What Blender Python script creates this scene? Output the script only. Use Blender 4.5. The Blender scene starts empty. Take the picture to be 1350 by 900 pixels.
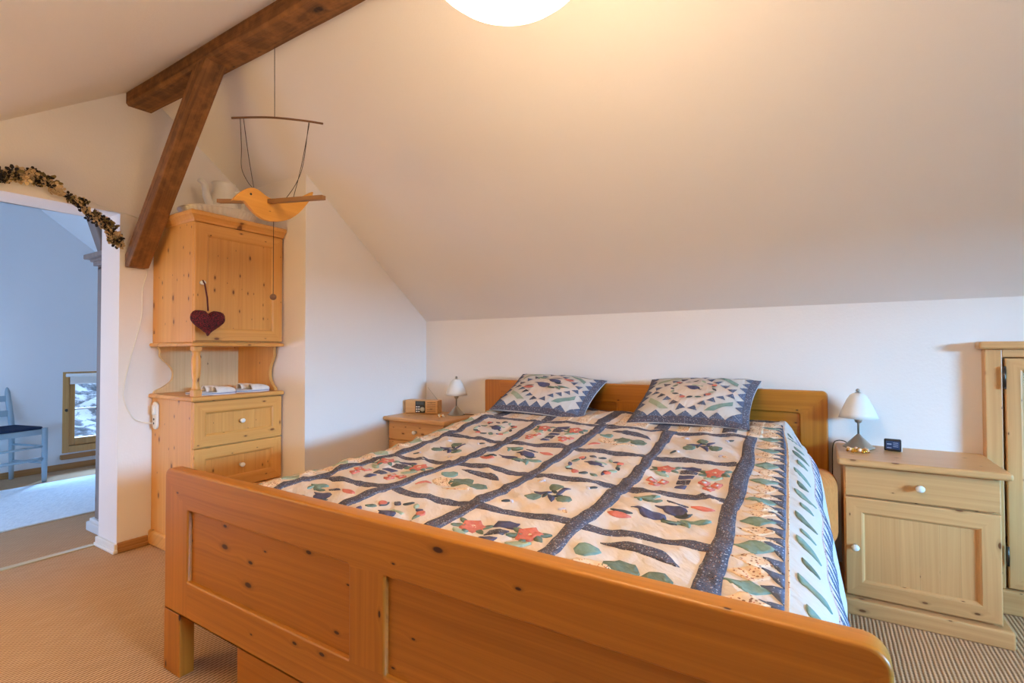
import bpy, bmesh, math, random
from mathutils import Vector, Matrix, noise
from mathutils.geometry import delaunay_2d_cdt
PI = math.pi
sc = bpy.context.scene
COL = sc.collection
random.seed(7)

# ------------------------------------------------------------------ helpers
def srgb(r, g, b):
    f = lambda c: (c/255/12.92) if c/255 <= .04045 else ((c/255+.055)/1.055)**2.4
    return (f(r), f(g), f(b), 1)

def smooth(t):
    t = min(1, max(0, t)); return t*t*(3-2*t)

def interp(x, pts):
    if x <= pts[0][0]: return pts[0][1]
    for (a, b), (c, d) in zip(pts, pts[1:]):
        if x <= c: return b+(d-b)*(x-a)/(c-a)
    return pts[-1][1]

def spline(pts, n=8):
    P = [Vector(p) for p in pts]; out = []
    for i in range(len(P)-1):
        p0 = P[max(0, i-1)]; p1 = P[i]; p2 = P[i+1]; p3 = P[min(len(P)-1, i+2)]
        for k in range(n):
            t = k/n
            out.append(.5*((2*p1)+(p2-p0)*t+(2*p0-5*p1+4*p2-p3)*t*t+(3*p1-p0-3*p2+p3)*t**3))
    out.append(P[-1]); return out

def BM(): return bmesh.new()

def box(bm, x0, x1, y0, y1, z0, z1, bev=0, seg=2, mi=0):
    g = bmesh.ops.create_cube(bm, size=1)
    vs = g['verts']
    for v in vs:
        v.co = Vector((x0+(v.co.x+.5)*(x1-x0), y0+(v.co.y+.5)*(y1-y0), z0+(v.co.z+.5)*(z1-z0)))
    fs = set(f for v in vs for f in v.link_faces)
    for f in fs: f.material_index = mi
    if bev:
        es = list(set(e for v in vs for e in v.link_edges))
        r = bmesh.ops.bevel(bm, geom=es, offset=bev, segments=seg, affect='EDGES', profile=.5)
        for f in r['faces']: f.material_index = mi
    return bm

def lathe(bm, prof, c=(0, 0, 0), n=32, axis='Z', mi=0):
    rings = []
    for r, z in prof:
        ring = []
        for k in range(n):
            a = 2*PI*k/n; x, y = r*math.cos(a), r*math.sin(a)
            p = (x, y, z) if axis == 'Z' else ((z, x, y) if axis == 'X' else (x, -z, y))
            ring.append(bm.verts.new(Vector(p)+Vector(c)))
        rings.append(ring)
    for a, b in zip(rings, rings[1:]):
        for k in range(n):
            f = bm.faces.new((a[k], a[(k+1) % n], b[(k+1) % n], b[k])); f.material_index = mi; f.smooth = True
    for ring, rev in ((rings[0], True), (rings[-1], False)):
        f = bm.faces.new(ring[::-1] if rev else ring); f.material_index = mi
    return bm

def tube(bm, pts, r, n=8, mi=0, close=True):
    P = [Vector(p) for p in pts]; rings = []; ref = Vector((.31, .17, .93))
    for i, p in enumerate(P):
        t = (P[min(i+1, len(P)-1)]-P[max(i-1, 0)]).normalized()
        u = t.cross(ref)
        if u.length < 1e-3: u = t.cross(Vector((1, 0, 0)))
        u.normalize(); w = t.cross(u)
        rr = r[i] if isinstance(r, (list, tuple)) else r
        rings.append([bm.verts.new(p+rr*(math.cos(2*PI*k/n)*u+math.sin(2*PI*k/n)*w)) for k in range(n)])
    for a, b in zip(rings, rings[1:]):
        for k in range(n):
            f = bm.faces.new((a[k], a[(k+1) % n], b[(k+1) % n], b[k])); f.smooth = True; f.material_index = mi
    bm.faces.new(rings[0][::-1]); bm.faces.new(rings[-1])
    return bm

def ball(bm, c, r, n=16, scale=(1, 1, 1), mi=0):
    g = bmesh.ops.create_uvsphere(bm, u_segments=n, v_segments=max(6, n//2), radius=1)
    for v in g['verts']:
        v.co = Vector((c[0]+v.co.x*r*scale[0], c[1]+v.co.y*r*scale[1], c[2]+v.co.z*r*scale[2]))
        for f in v.link_faces: f.smooth = True; f.material_index = mi
    return bm

def prism(bm, poly, y0, y1, bev=0, mi=0):
    """polygon in the XZ plane extruded along Y"""
    a = [bm.verts.new((x, y0, z)) for x, z in poly]
    b = [bm.verts.new((x, y1, z)) for x, z in poly]
    n = len(poly); fs = [bm.faces.new(a), bm.faces.new(b[::-1])]
    for k in range(n): fs.append(bm.faces.new((a[k], b[k], b[(k+1) % n], a[(k+1) % n])))
    for f in fs: f.material_index = mi
    bmesh.ops.recalc_face_normals(bm, faces=fs)
    if bev:
        es = set(e for f in fs[:2] for e in f.edges)
        r = bmesh.ops.bevel(bm, geom=list(es), offset=bev, segments=2, affect='EDGES', profile=.5)
        for f in r['faces']: f.material_index = mi
    return bm

def obj(name, bm, mats, parent=None, loc=None):
    me = bpy.data.meshes.new(name)
    bmesh.ops.recalc_face_normals(bm, faces=bm.faces) if False else None
    bm.to_mesh(me); bm.free()
    for m in (mats if isinstance(mats, (list, tuple)) else [mats]): me.materials.append(m)
    o = bpy.data.objects.new(name, me); COL.objects.link(o)
    if parent is not None: o.parent = parent
    if loc is not None: o.location = loc
    return o

def tag(o, label, cat, group=None):
    o['label'] = label; o['category'] = cat
    if group: o['group'] = group
    return o

def thing(name, label, cat, loc=(0, 0, 0), rz=0, group=None):
    o = bpy.data.objects.new(name, None); COL.objects.link(o)
    o.empty_display_size = .05
    o.location = loc; o.rotation_euler = (0, 0, rz)
    return tag(o, label, cat, group)

def struct(name, bm, mats, parent=None, loc=None):
    o = obj(name, bm, mats, parent, loc)
    if parent is None: o['kind'] = 'structure'
    return o

def shift(bm, loc):
    bmesh.ops.translate(bm, verts=bm.verts, vec=-Vector(loc)); return bm

def copy_tree(o, parent=None):
    c = o.copy(); COL.objects.link(c)
    if parent is not None: c.parent = parent
    for ch in list(o.children): copy_tree(ch, c)
    return c

def rrect(x0, x1, y0, y1, r, n=6):
    if not isinstance(r, (tuple, list)): r = (r,)*4      # bl, br, tr, tl
    out = []
    for (cx, cy, a0, rr) in ((x0+r[0], y0+r[0], PI, r[0]), (x1-r[1], y0+r[1], 1.5*PI, r[1]), (x1-r[2], y1-r[2], 0, r[2]), (x0+r[3], y1-r[3], .5*PI, r[3])):
        if rr < 1e-5: out.append((cx, cy)); continue
        for k in range(n+1):
            a = a0+.5*PI*k/n; out.append((cx+rr*math.cos(a), cy+rr*math.sin(a)))
    return out

def board(outer, holes, thick, bev, y_front, cuts_x=(), stiles=()):
    """flat joinery cut from an outline with holes: XZ plane, front at y_front, edges rounded"""
    cu = bpy.data.curves.new('outline', 'CURVE'); cu.dimensions = '2D'; cu.fill_mode = 'BOTH'
    cu.extrude = max(1e-4, thick/2-bev); cu.bevel_depth = bev; cu.bevel_resolution = 3; cu.offset = -bev
    for k, poly in enumerate([outer]+list(holes)):
        s = cu.splines.new('POLY'); s.points.add(len(poly)-1); s.use_cyclic_u = True
        for p, (x, y) in zip(s.points, poly): p.co = (x, y, 0, 1)
    o = bpy.data.objects.new('outline', cu); COL.objects.link(o)
    dg = bpy.context.evaluated_depsgraph_get()
    me = bpy.data.meshes.new_from_object(o.evaluated_get(dg))
    bm = BM(); bm.from_mesh(me)
    bpy.data.objects.remove(o); bpy.data.curves.remove(cu); bpy.data.meshes.remove(me)
    for v in bm.verts: v.co = Vector((v.co.x, y_front+thick/2-v.co.z, v.co.y))
    bmesh.ops.remove_doubles(bm, verts=bm.verts, dist=1e-5)
    for x in cuts_x:
        bmesh.ops.bisect_plane(bm, geom=bm.verts[:]+bm.edges[:]+bm.faces[:], plane_co=(x, 0, 0), plane_no=(1, 0, 0))
    for f in bm.faces:
        c = f.calc_center_median()
        f.material_index = 1 if any(a <= c.x <= b and z0 <= c.z <= z1 for a, b, z0, z1 in stiles) else 0
    bmesh.ops.recalc_face_normals(bm, faces=bm.faces)
    return bm

def mitred(w, h, t, st, x=0, z=0, y=0, lip=.006):
    """mitred door or drawer frame, front facing -Y: slot 0 grain along X, slot 1 grain along Z"""
    prof = [(0, t), (0, .004), (.001, .0015), (.004, 0), (st-.012, 0), (st-.006, .003), (st-.003, lip+.002), (st, lip+.006), (st, t)]
    bm = BM(); rings = []
    for o_, d in prof:
        rings.append([bm.verts.new((x+a, y+d, z+b)) for a, b in ((o_, o_), (w-o_, o_), (w-o_, h-o_), (o_, h-o_))])
    for a, b in zip(rings, rings[1:]):
        for k in range(4):
            f = bm.faces.new((a[k], a[(k+1) % 4], b[(k+1) % 4], b[k])); f.material_index = k % 2
    a, b = rings[-1], rings[0]
    for k in range(4):
        f = bm.faces.new((a[k], a[(k+1) % 4], b[(k+1) % 4], b[k])); f.material_index = k % 2
    bmesh.ops.recalc_face_normals(bm, faces=bm.faces)
    return bm

# ------------------------------------------------------------------ materials
def new_mat(name):
    m = bpy.data.materials.new(name); m.use_nodes = True
    nt = m.node_tree
    return m, nt, nt.nodes['Principled BSDF']

class G:
    """small node-graph writer"""
    def __init__(s, nt): s.nt = nt
    def n(s, t, **kw):
        nd = s.nt.nodes.new(t)
        for k, v in kw.items(): setattr(nd, k, v)
        return nd
    def link(s, a, b): s.nt.links.new(a, b)
    def put(s, sock, v):
        if hasattr(v, 'is_linked') or isinstance(v, bpy.types.NodeSocket): s.link(v, sock)
        else: sock.default_value = v
    def math(s, op, a, b=0., c=None, clamp=False):
        nd = s.n('ShaderNodeMath', operation=op, use_clamp=clamp)
        s.put(nd.inputs[0], a); s.put(nd.inputs[1], b)
        if c is not None: s.put(nd.inputs[2], c)
        return nd.outputs[0]
    def mix(s, f, a, b, mode='MIX'):
        nd = s.n('ShaderNodeMix', data_type='RGBA', blend_type=mode)
        s.put(nd.inputs[0], f); s.put(nd.inputs[6], a); s.put(nd.inputs[7], b)
        return nd.outputs[2]
    def xyz(s, x, y, z):
        nd = s.n('ShaderNodeCombineXYZ'); s.put(nd.inputs[0], x); s.put(nd.inputs[1], y); s.put(nd.inputs[2], z)
        return nd.outputs[0]
    def noise(s, vec, scale, detail=3, rough=.5, dist=0, dim='3D'):
        nd = s.n('ShaderNodeTexNoise', noise_dimensions=dim)
        s.put(nd.inputs['Vector'], vec); nd.inputs['Scale'].default_value = scale
        nd.inputs['Detail'].default_value = detail; nd.inputs['Roughness'].default_value = rough; nd.inputs['Distortion'].default_value = dist
        return nd
    def ramp(s, f, stops):
        nd = s.n('ShaderNodeValToRGB'); e = nd.color_ramp.elements
        while len(e) < len(stops): e.new(.5)
        for el, (p, c) in zip(e, stops): el.position = p; el.color = c
        s.put(nd.inputs[0], f); return nd.outputs[0]
    def range(s, v, a, b, c=0., d=1.):
        nd = s.n('ShaderNodeMapRange'); s.put(nd.inputs[0], v)
        for i, q in enumerate((a, b, c, d)): nd.inputs[i+1].default_value = q
        return nd.outputs[0]
    def bump(s, h, strength, dist=.01):
        nd = s.n('ShaderNodeBump'); s.put(nd.inputs['Height'], h)
        nd.inputs['Strength'].default_value = strength; nd.inputs['Distance'].default_value = dist
        return nd.outputs[0]
    def coords(s, kind='Object'):
        o = s.n('ShaderNodeTexCoord').outputs[kind]
        sp = s.n('ShaderNodeSeparateXYZ'); s.link(o, sp.inputs[0])
        return o, sp.outputs[0], sp.outputs[1], sp.outputs[2]

def plain(name, col, rough=.5, metal=0., bump=0, bscale=200, spec=.5):
    m, nt, b = new_mat(name); g = G(nt)
    b.inputs['Base Color'].default_value = col; b.inputs['Roughness'].default_value = rough; b.inputs['Metallic'].default_value = metal
    b.inputs['Specular IOR Level'].default_value = spec
    o, x, y, z = g.coords()
    nz = g.noise(o, bscale if bump else 30, 2).outputs['Fac']
    g.link(g.mix(g.math('MULTIPLY', nz, .18), col, tuple(c*.75 for c in col[:3])+(1,)), b.inputs['Base Color'])
    if bump: g.link(g.bump(nz, bump, .002), b.inputs['Normal'])
    return m

def pine(name, light, dark, axis, knot=(120, 70, 34), rough=.38, stave=0, knots=.55, contrast=1., kscale=1.7):
    m, nt, b = new_mat(name); g = G(nt)
    o, x, y, z = g.coords()
    rnd = g.n('ShaderNodeObjectInfo').outputs['Random']
    if axis == 'X': u, w = x, g.math('ADD', z, g.math('MULTIPLY', y, .83))
    elif axis == 'Y': u, w = y, g.math('ADD', z, g.math('MULTIPLY', x, .83))
    else: u, w = z, g.math('ADD', x, g.math('MULTIPLY', y, .83))
    u = g.math('ADD', u, g.math('MULTIPLY', rnd, 7.3)); w = g.math('ADD', w, g.math('MULTIPLY', rnd, 3.1))
    if stave:
        cell = g.math('FLOOR', g.math('DIVIDE', w, stave))
        wn = g.n('ShaderNodeTexWhiteNoise', noise_dimensions='1D'); g.link(cell, wn.inputs['W'])
        sv = wn.outputs['Value']; u = g.math('ADD', u, g.math('MULTIPLY', sv, 5.))
        fr = g.math('FRACT', g.math('DIVIDE', w, stave))
        seam = g.math('LESS_THAN', fr, .02)
    # knots bend the grain around them
    kv = g.xyz(g.math('MULTIPLY', u, 4.2*kscale), g.math('MULTIPLY', w, 9.5*kscale), 0.)
    vo = g.n('ShaderNodeTexVoronoi', voronoi_dimensions='2D', feature='F1'); g.link(kv, vo.inputs['Vector']); vo.inputs['Scale'].default_value = 1
    sep = g.n('ShaderNodeSeparateColor'); g.link(vo.outputs['Color'], sep.inputs[0])
    on = g.math('LESS_THAN', sep.outputs[0], knots)
    rad = g.math('MULTIPLY_ADD', g.math('POWER', sep.outputs[1], 2.5), .085, .028)
    d = g.math('DIVIDE', vo.outputs['Distance'], rad)
    halo = g.math('MULTIPLY', on, g.math('POWER', 2.718, g.math('MULTIPLY', d, -.55)))
    w2 = g.math('ADD', w, g.math('MULTIPLY', halo, .035))
    warp = g.noise(g.xyz(g.math('MULTIPLY', u, .9), g.math('MULTIPLY', w, 4.), 0.), 1., 2).outputs['Fac']
    w3 = g.math('ADD', w2, g.math('MULTIPLY', warp, .06))
    lines = g.noise(g.xyz(g.math('MULTIPLY', u, .8), g.math('MULTIPLY', w3, 70.), 0.), 1., 3, .6).outputs['Fac']
    fine = g.noise(g.xyz(g.math('MULTIPLY', u, 5.), g.math('MULTIPLY', w, 420.), 0.), 1., 2).outputs['Fac']
    broad = g.noise(g.xyz(g.math('MULTIPLY', u, .5), g.math('MULTIPLY', w3, 13.), 0.), 1., 2).outputs['Fac']
    f = g.math('ADD', g.math('MULTIPLY', g.range(lines, .3, .72), .55), g.math('ADD', g.math('MULTIPLY', g.range(broad, .3, .7), .3), g.math('MULTIPLY', fine, .15)))
    f = g.math('MULTIPLY', f, contrast, clamp=True)
    c = g.mix(f, light, dark)
    if stave:
        c = g.mix(g.math('MULTIPLY', sv, .28), c, dark)
        c = g.mix(g.math('MULTIPLY', seam, .35), c, tuple(q*.5 for q in dark[:3])+(1,))
    kc = srgb(*knot)
    c = g.mix(g.math('MULTIPLY', on, g.range(d, 2.4, 1., 0., .45)), c, tuple(q*.55 for q in dark[:3])+(1,))
    c = g.mix(g.math('MULTIPLY', on, g.range(d, 1.15, .75)), c, kc)
    g.link(c, b.inputs['Base Color'])
    b.inputs['Roughness'].default_value = rough
    if rough > .7:
        cr_ = g.noise(g.xyz(g.math('MULTIPLY', u, 1.5), g.math('MULTIPLY', w3, 45.), 0.), 1., 4, .7).outputs['Fac']
        hew = g.noise(o, 14, 3, .6).outputs['Fac']
        crack = g.range(cr_, .30, .36)
        c = g.mix(crack, tuple(q*.35 for q in dark[:3])+(1,), c)
        c = g.mix(g.math('MULTIPLY', g.range(hew, .45, .75), .5), c, tuple(min(1, q*1.45) for q in light[:3])+(1,))
        g.link(c, b.inputs['Base Color'])
        g.link(g.bump(g.math('ADD', crack, hew), .5, .01), b.inputs['Normal'])
    else: g.link(g.bump(f, .06, .002), b.inputs['Normal'])
    return m

def wall_paint(name, col):
    m, nt, b = new_mat(name); g = G(nt)
    o, x, y, z = g.coords()
    n1 = g.noise(o, 2.2, 3).outputs['Fac']; n2 = g.noise(o, 90, 4, .6).outputs['Fac']; n3 = g.noise(o, 12, 3).outputs['Fac']
    c = g.mix(g.math('MULTIPLY', n1, .10), col, tuple(q*.86 for q in col[:3])+(1,))
    g.link(c, b.inputs['Base Color']); b.inputs['Roughness'].default_value = .92; b.inputs['Specular IOR Level'].default_value = .15
    g.link(g.bump(g.math('ADD', n2, g.math('MULTIPLY', n3, .8)), .22, .004), b.inputs['Normal'])
    return m

def sisal(name):
    m, nt, b = new_mat(name); g = G(nt)
    o, x, y, z = g.coords()
    wob = g.noise(o, 9, 2).outputs['Fac']
    xx = g.math('ADD', x, g.math('MULTIPLY', wob, .004))
    rib = g.math('SINE', g.math('MULTIPLY', xx, 2*PI/.0135))
    cross = g.math('SINE', g.math('ADD', g.math('MULTIPLY', y, 2*PI/.017), g.math('MULTIPLY', g.math('FLOOR', g.math('DIVIDE', xx, .0135)), PI)))
    h = g.math('ADD', g.math('MULTIPLY', rib, .5), g.math('MULTIPLY', cross, .12))
    n1 = g.noise(g.xyz(g.math('MULTIPLY', x, 70), g.math('MULTIPLY', y, 9), 0.), 1., 3).outputs['Fac']
    big = g.noise(o, 3, 3).outputs['Fac']
    c = g.mix(g.range(h, -.5, .35), srgb(124, 92, 68), srgb(226, 188, 150))
    c = g.mix(g.math('MULTIPLY', g.range(n1, .35, .7), .35), c, srgb(168, 128, 88))
    c = g.mix(g.math('MULTIPLY', big, .18), c, srgb(206, 164, 118))
    g.link(c, b.inputs['Base Color']); b.inputs['Roughness'].default_value = .95; b.inputs['Specular IOR Level'].default_value = .1
    g.link(g.bump(h, .5, .003), b.inputs['Normal'])
    return m

def fabric(name, col, col2=None, scale=60, amt=.5, specks=None, speck_scale=140, rough=.9):
    """cotton, optionally printed with small specks"""
    m, nt, b = new_mat(name); g = G(nt)
    o, x, y, z = g.coords()
    c = col
    if col2: c = g.mix(g.math('MULTIPLY', g.range(g.noise(o, scale, 3, .6).outputs['Fac'], .4, .68), amt), col, col2)
    for k, (sc_, thr) in enumerate(specks or []):
        vo = g.n('ShaderNodeTexVoronoi', feature='F1'); g.link(o, vo.inputs['Vector']); vo.inputs['Scale'].default_value = speck_scale*(1+.37*k)
        sep = g.n('ShaderNodeSeparateColor'); g.link(vo.outputs['Color'], sep.inputs[0])
        on = g.math('MULTIPLY', g.math('LESS_THAN', sep.outputs[k % 3], .45), g.math('LESS_THAN', vo.outputs['Distance'], thr))
        c = g.mix(on, c, sc_)
    if c is col: b.inputs['Base Color'].default_value = col
    else: g.link(c, b.inputs['Base Color'])
    b.inputs['Roughness'].default_value = rough; b.inputs['Specular IOR Level'].default_value = .15
    pk = g.noise(g.xyz(g.math('MULTIPLY', g.math('ADD', x, y), 30.), g.math('MULTIPLY', g.math('SUBTRACT', x, y), 13.), z), 1., 3, .55).outputs['Fac']
    g.link(g.bump(pk, .55, .012), b.inputs['Normal'])
    return m

M = {}
M['wall'] = wall_paint('white_plaster', srgb(238, 231, 226))
M['wall_blue'] = wall_paint('white_plaster_next_room', srgb(232, 232, 232))
M['floor'] = sisal('sisal_weave')
PL, PD = srgb(222, 174, 118), srgb(198, 144, 88)
for a in 'XYZ':
    M['pine'+a] = pine('pale_pine_'+a, PL, PD, a)
    M['honey'+a] = pine('honey_pine_'+a, srgb(202, 130, 40), srgb(156, 90, 18), a, knot=(62, 18, 4), knots=.5, kscale=1.25)
M['stave'] = pine('pine_staves', PL, PD, 'Z', stave=.062, knots=.4)
CL, CD = srgb(230, 172, 96), srgb(206, 142, 70)
for a in 'XZ': M['cup'+a] = pine('cupboard_pine_'+a, CL, CD, a)
M['cupstave'] = pine('cupboard_staves', CL, CD, 'Z', stave=.062, knots=.45, kscale=2.2)
M['staveX'] = pine('honey_pine_panel', srgb(196, 124, 36), srgb(150, 86, 16), 'X', knot=(62, 18, 4), knots=.6, kscale=1.2)
for a in 'XZ':
    M['beam'+a] = pine('old_beam_'+a, srgb(150, 100, 52), srgb(84, 50, 22), a, knot=(44, 22, 8), rough=.75, contrast=1.2, kscale=.9)
M['trimY'] = pine('baseboard_wood', srgb(190, 140, 84), srgb(150, 100, 52), 'Y', knots=.1)
M['winwood'] = pine('window_wood', srgb(214, 168, 104), srgb(186, 134, 72), 'Z', knots=0.)
M['greywood'] = pine('weathered_wood', srgb(150, 132, 122), srgb(108, 92, 84), 'Z', knots=.2)
M['porcelain'] = plain('porcelain', srgb(240, 238, 232), .12)
M['ceramic'] = plain('white_ceramic', srgb(236, 230, 218), .3)
M['steel'] = plain('brushed_steel', srgb(186, 182, 172), .38, 1.)
M['glass_shade'] = plain('frosted_shade', srgb(232, 230, 226), .35)
M['black'] = plain('black_plastic', srgb(18, 18, 20), .3)
M['white_plastic'] = plain('white_plastic', srgb(236, 232, 224), .35)
M['gold'] = plain('gold', srgb(226, 176, 80), .25, 1.)
M['darkstring'] = plain('dark_string', srgb(58, 44, 38), .8)
M['stick'] = plain('brown_stick', srgb(112, 76, 50), .7)
M['wingwood'] = plain('wing_wood', srgb(150, 108, 66), .6)
M['birdY'] = pine('bird_pine', srgb(228, 164, 72), srgb(206, 140, 54), 'Y', knot=(150, 92, 36), knots=.35, kscale=1.8)
M['metal_dark'] = plain('dark_hinge', srgb(90, 84, 78), .4, 1.)

# ------------------------------------------------------------------ camera (fitted to the room's edges)
F_PX, YAW, PIT, ROLL = 658.59, math.radians(31.845), math.radians(.9886), math.radians(-.1317)
fw = Vector((-math.sin(YAW)*math.cos(PIT), math.cos(YAW)*math.cos(PIT), math.sin(PIT)))
rt0 = Vector((math.cos(YAW), math.sin(YAW), 0)); up0 = rt0.cross(fw)
rt = math.cos(ROLL)*rt0+math.sin(ROLL)*up0; up = -math.sin(ROLL)*rt0+math.cos(ROLL)*up0
cam = bpy.data.cameras.new('camera'); co = bpy.data.objects.new('camera', cam); COL.objects.link(co)
cam.sensor_width = 36; cam.sensor_fit = 'HORIZONTAL'; cam.lens = 36*F_PX/1350; cam.clip_start = .02
co.matrix_world = Matrix(((rt.x, up.x, -fw.x, 0), (rt.y, up.y, -fw.y, 0), (rt.z, up.z, -fw.z, 1.1), (0, 0, 0, 1)))
sc.camera = co

# ------------------------------------------------------------------ room shell
XL, XT, XF, XR = -3.28, -3.52, -6.0, 3.2           # gable face, its far side, next room's end wall, right gable
YB, YF = 2.93, -1.1                                 # knee wall, front wall
RY, RZ = 1.295, 2.598                               # ridge
def slopeR(y): return RZ-(y-RY)*.78
def slopeL(y): return RZ-(RY-y)*.711
prof = [(YF, 0), (YB, 0), (YB, slopeR(YB)), (RY, RZ), (YF, slopeL(YF))]

def slab_x(bm, poly, x0, x1):
    a = [bm.verts.new((x0, y, z)) for y, z in poly]; b = [bm.verts.new((x1, y, z)) for y, z in poly]
    n = len(poly); fs = [bm.faces.new(a), bm.faces.new(b[::-1])]
    for k in range(n): fs.append(bm.faces.new((a[k], b[k], b[(k+1) % n], a[(k+1) % n])))
    bmesh.ops.recalc_face_normals(bm, faces=fs)
    return bm

struct('floor', box(BM(), XF-.15, XR+.15, YF-.15, YB+.15, -.1, 0), M['floor'])
T = .14
ceil = BM()
slab_x(ceil, [(YB+.2, slopeR(YB+.2)), (RY, RZ), (YF-.2, slopeL(YF-.2)), (YF-.2, slopeL(YF-.2)+T), (RY, RZ+T), (YB+.2, slopeR(YB+.2)+T)], XF-.15, XR+.15)
struct('ceiling', ceil, M['wall'])
struct('wall_back', box(BM(), XF-.15, XR+.15, YB, YB+.15, 0, slopeR(YB)+.06), M['wall'])
struct('wall_front', box(BM(), XF-.15, XR+.15, YF-.15, YF, 0, slopeL(YF)+.06), M['wall'])
# gable wall with the wide opening to the next room
OY0, OY1, OZ = .2, 1.19, 1.857
gb = BM()
e = .03
slab_x(gb, [(OY1, 0), (YB, 0), (YB, slopeR(YB)+e), (RY, RZ+e), (OY1, slopeL(OY1)+e)], XT, XL)
slab_x(gb, [(YF, 0), (OY0, 0), (OY0, slopeL(OY0)+e), (YF, slopeL(YF)+e)], XT, XL)
slab_x(gb, [(OY0, OZ), (OY1, OZ), (OY1, slopeL(OY1)+e), (OY0, slopeL(OY0)+e)], XT, XL)
struct('wall_left', gb, M['wall'])
# boxed-in corner between cupboard and nightstand
AX, AY = -2.6, 1.866
al = BM(); slab_x(al, [(AY, 0), (YB, 0), (YB, slopeR(YB)+.02), (AY, slopeR(AY)+.02)], XL, AX)
struct('wall_alcove', al, M['wall'])

def holed_wall(x0, x1, y0, y1, z0, z1):
    """gable wall between x0 and x1 with one rectangular opening"""
    bm = BM()
    zt = lambda y: (slopeR(y) if y > RY else slopeL(y))+e
    slab_x(bm, [(YF, 0), (y0, 0), (y0, zt(y0)), *([(RY, RZ+e)] if y0 > RY else []), (YF, zt(YF))], x0, x1)
    slab_x(bm, [(y1, 0), (YB, 0), (YB, zt(YB)), *([(RY, RZ+e)] if y1 < RY else []), (y1, zt(y1))], x0, x1)
    slab_x(bm, [(y0, 0), (y1, 0), (y1, z0), (y0, z0)], x0, x1)
    slab_x(bm, [(y0, z1), (y1, z1), (y1, zt(y1)), *([(RY, RZ+e)] if y0 < RY < y1 else []), (y0, zt(y0))], x0, x1)
    return bm
WY0, WY1, WZ0, WZ1 = 1.745, 2.42, .15, .905
struct('wall_far', holed_wall(XF-.15, XF, WY0, WY1, WZ0, WZ1), M['wall_blue'])
RW = (.30, 1.60, .80, 1.66)
struct('wall_right', holed_wall(XR, XR+.15, *RW), M['wall'])

# far window in the next room: frame, sash bar, sill, pane, roller blind, handle
w = bpy.data.objects.new('window_1', None); COL.objects.link(w); w.location = (XF, WY0, WZ0); w['kind'] = 'structure'
ww, wh = WY1-WY0, WZ1-WZ0
fr = BM()
for a in ((0, .05, 0, wh), (ww-.05, ww, 0, wh), (.049, ww-.049, 0, .06), (.049, ww-.049, wh-.05, wh)): box(fr, -.12, .004, a[0], a[1], a[2], a[3], .004)
obj('window_frame', fr, M['winwood'], w)
fr = BM()
for a in ((.052, .10, .062, wh-.052), (ww-.10, ww-.052, .062, wh-.052), (.099, ww-.099, .062, .13), (.099, ww-.099, wh-.10, wh-.052)): box(fr, -.08, -.02, a[0], a[1], a[2], a[3], .006)
obj('sash', fr, M['winwood'], w)
obj('glazing_bar', box(BM(), -.06, -.03, .1, ww-.1, .392, .406, .003), M['white_plastic'], w)
mg, ntg, bg = new_mat('window_glass'); gg_ = G(ntg)
tr_ = gg_.n('ShaderNodeBsdfTransparent'); gl_ = gg_.n('ShaderNodeBsdfGlossy'); gl_.inputs['Roughness'].default_value = .02
mx_ = gg_.n('ShaderNodeMixShader'); mx_.inputs[0].default_value = .05
gg_.link(tr_.outputs[0], mx_.inputs[1]); gg_.link(gl_.outputs[0], mx_.inputs[2]); gg_.link(mx_.outputs[0], ntg.nodes['Material Output'].inputs[0])
obj('pane', box(BM(), -.048, -.044, .095, ww-.095, .125, wh-.095), mg, w)
obj('sill', box(BM(), -.02, .035, -.015, ww+.02, -.055, -.012, .008), M['trimY'], w)
bl = BM(); tube(bl, [(.02, .02, wh-.03), (.02, ww-.02, wh-.03)], .016, 12); box(bl, .012, .016, .05, ww-.05, wh-.11, wh-.03); tube(bl, [(.014, .05, wh-.11), (.014, ww-.05, wh-.11)], .006)
obj('roller_blind', bl, M['white_plastic'], w)
hd = BM(); ball(hd, (.004, .028, .40), .012); box(hd, .0, .018, .02, .036, .385, .41, .003)
obj('handle', hd, M['metal_dark'], w)
# right gable window (daylight source, out of frame)
w2 = bpy.data.objects.new('window_2', None); COL.objects.link(w2); w2.location = (XR, RW[0], RW[2]); w2['kind'] = 'structure'
fr = BM(); a_, b_ = RW[1]-RW[0], RW[3]-RW[2]
for a in ((0, .05, 0, b_), (a_-.05, a_, 0, b_), (0, a_, 0, .05), (0, a_, b_-.05, b_)): box(fr, .03, .1, a[0], a[1], a[2], a[3], .004)
obj('window_frame', fr, M['winwood'], w2)

# skirting, threshold
bb = BM(); box(bb, XL, XL+.014, OY1, 1.335, 0, .055, .004); box(bb, XL, XL+.022, OY1-.0, 1.335, 0, .022, .006)
struct('baseboard_left', bb, M['trimY'])
bb = BM(); box(bb, XT, XL+.014, OY1-.016, OY1, 0, .05, .004); box(bb, XT, XL+.022, OY1-.024, OY1, 0, .02, .006)
struct('trim_1', bb, M['white_plastic'])
bb = BM(); box(bb, XF, XF+.015, YF, YB, 0, .055, .004)
struct('baseboard_far', bb, M['trimY'])
struct('trim_2', box(BM(), XT-.02, XT+.02, OY0, OY1-.02, 0, .006, .002), plain('threshold_strip', srgb(200, 186, 150), .5))
bb = BM(); box(bb, AX, AX+.014, AY, 2.50, 0, .055, .004)
struct('baseboard_alcove', bb, M['trimY'])

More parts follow.
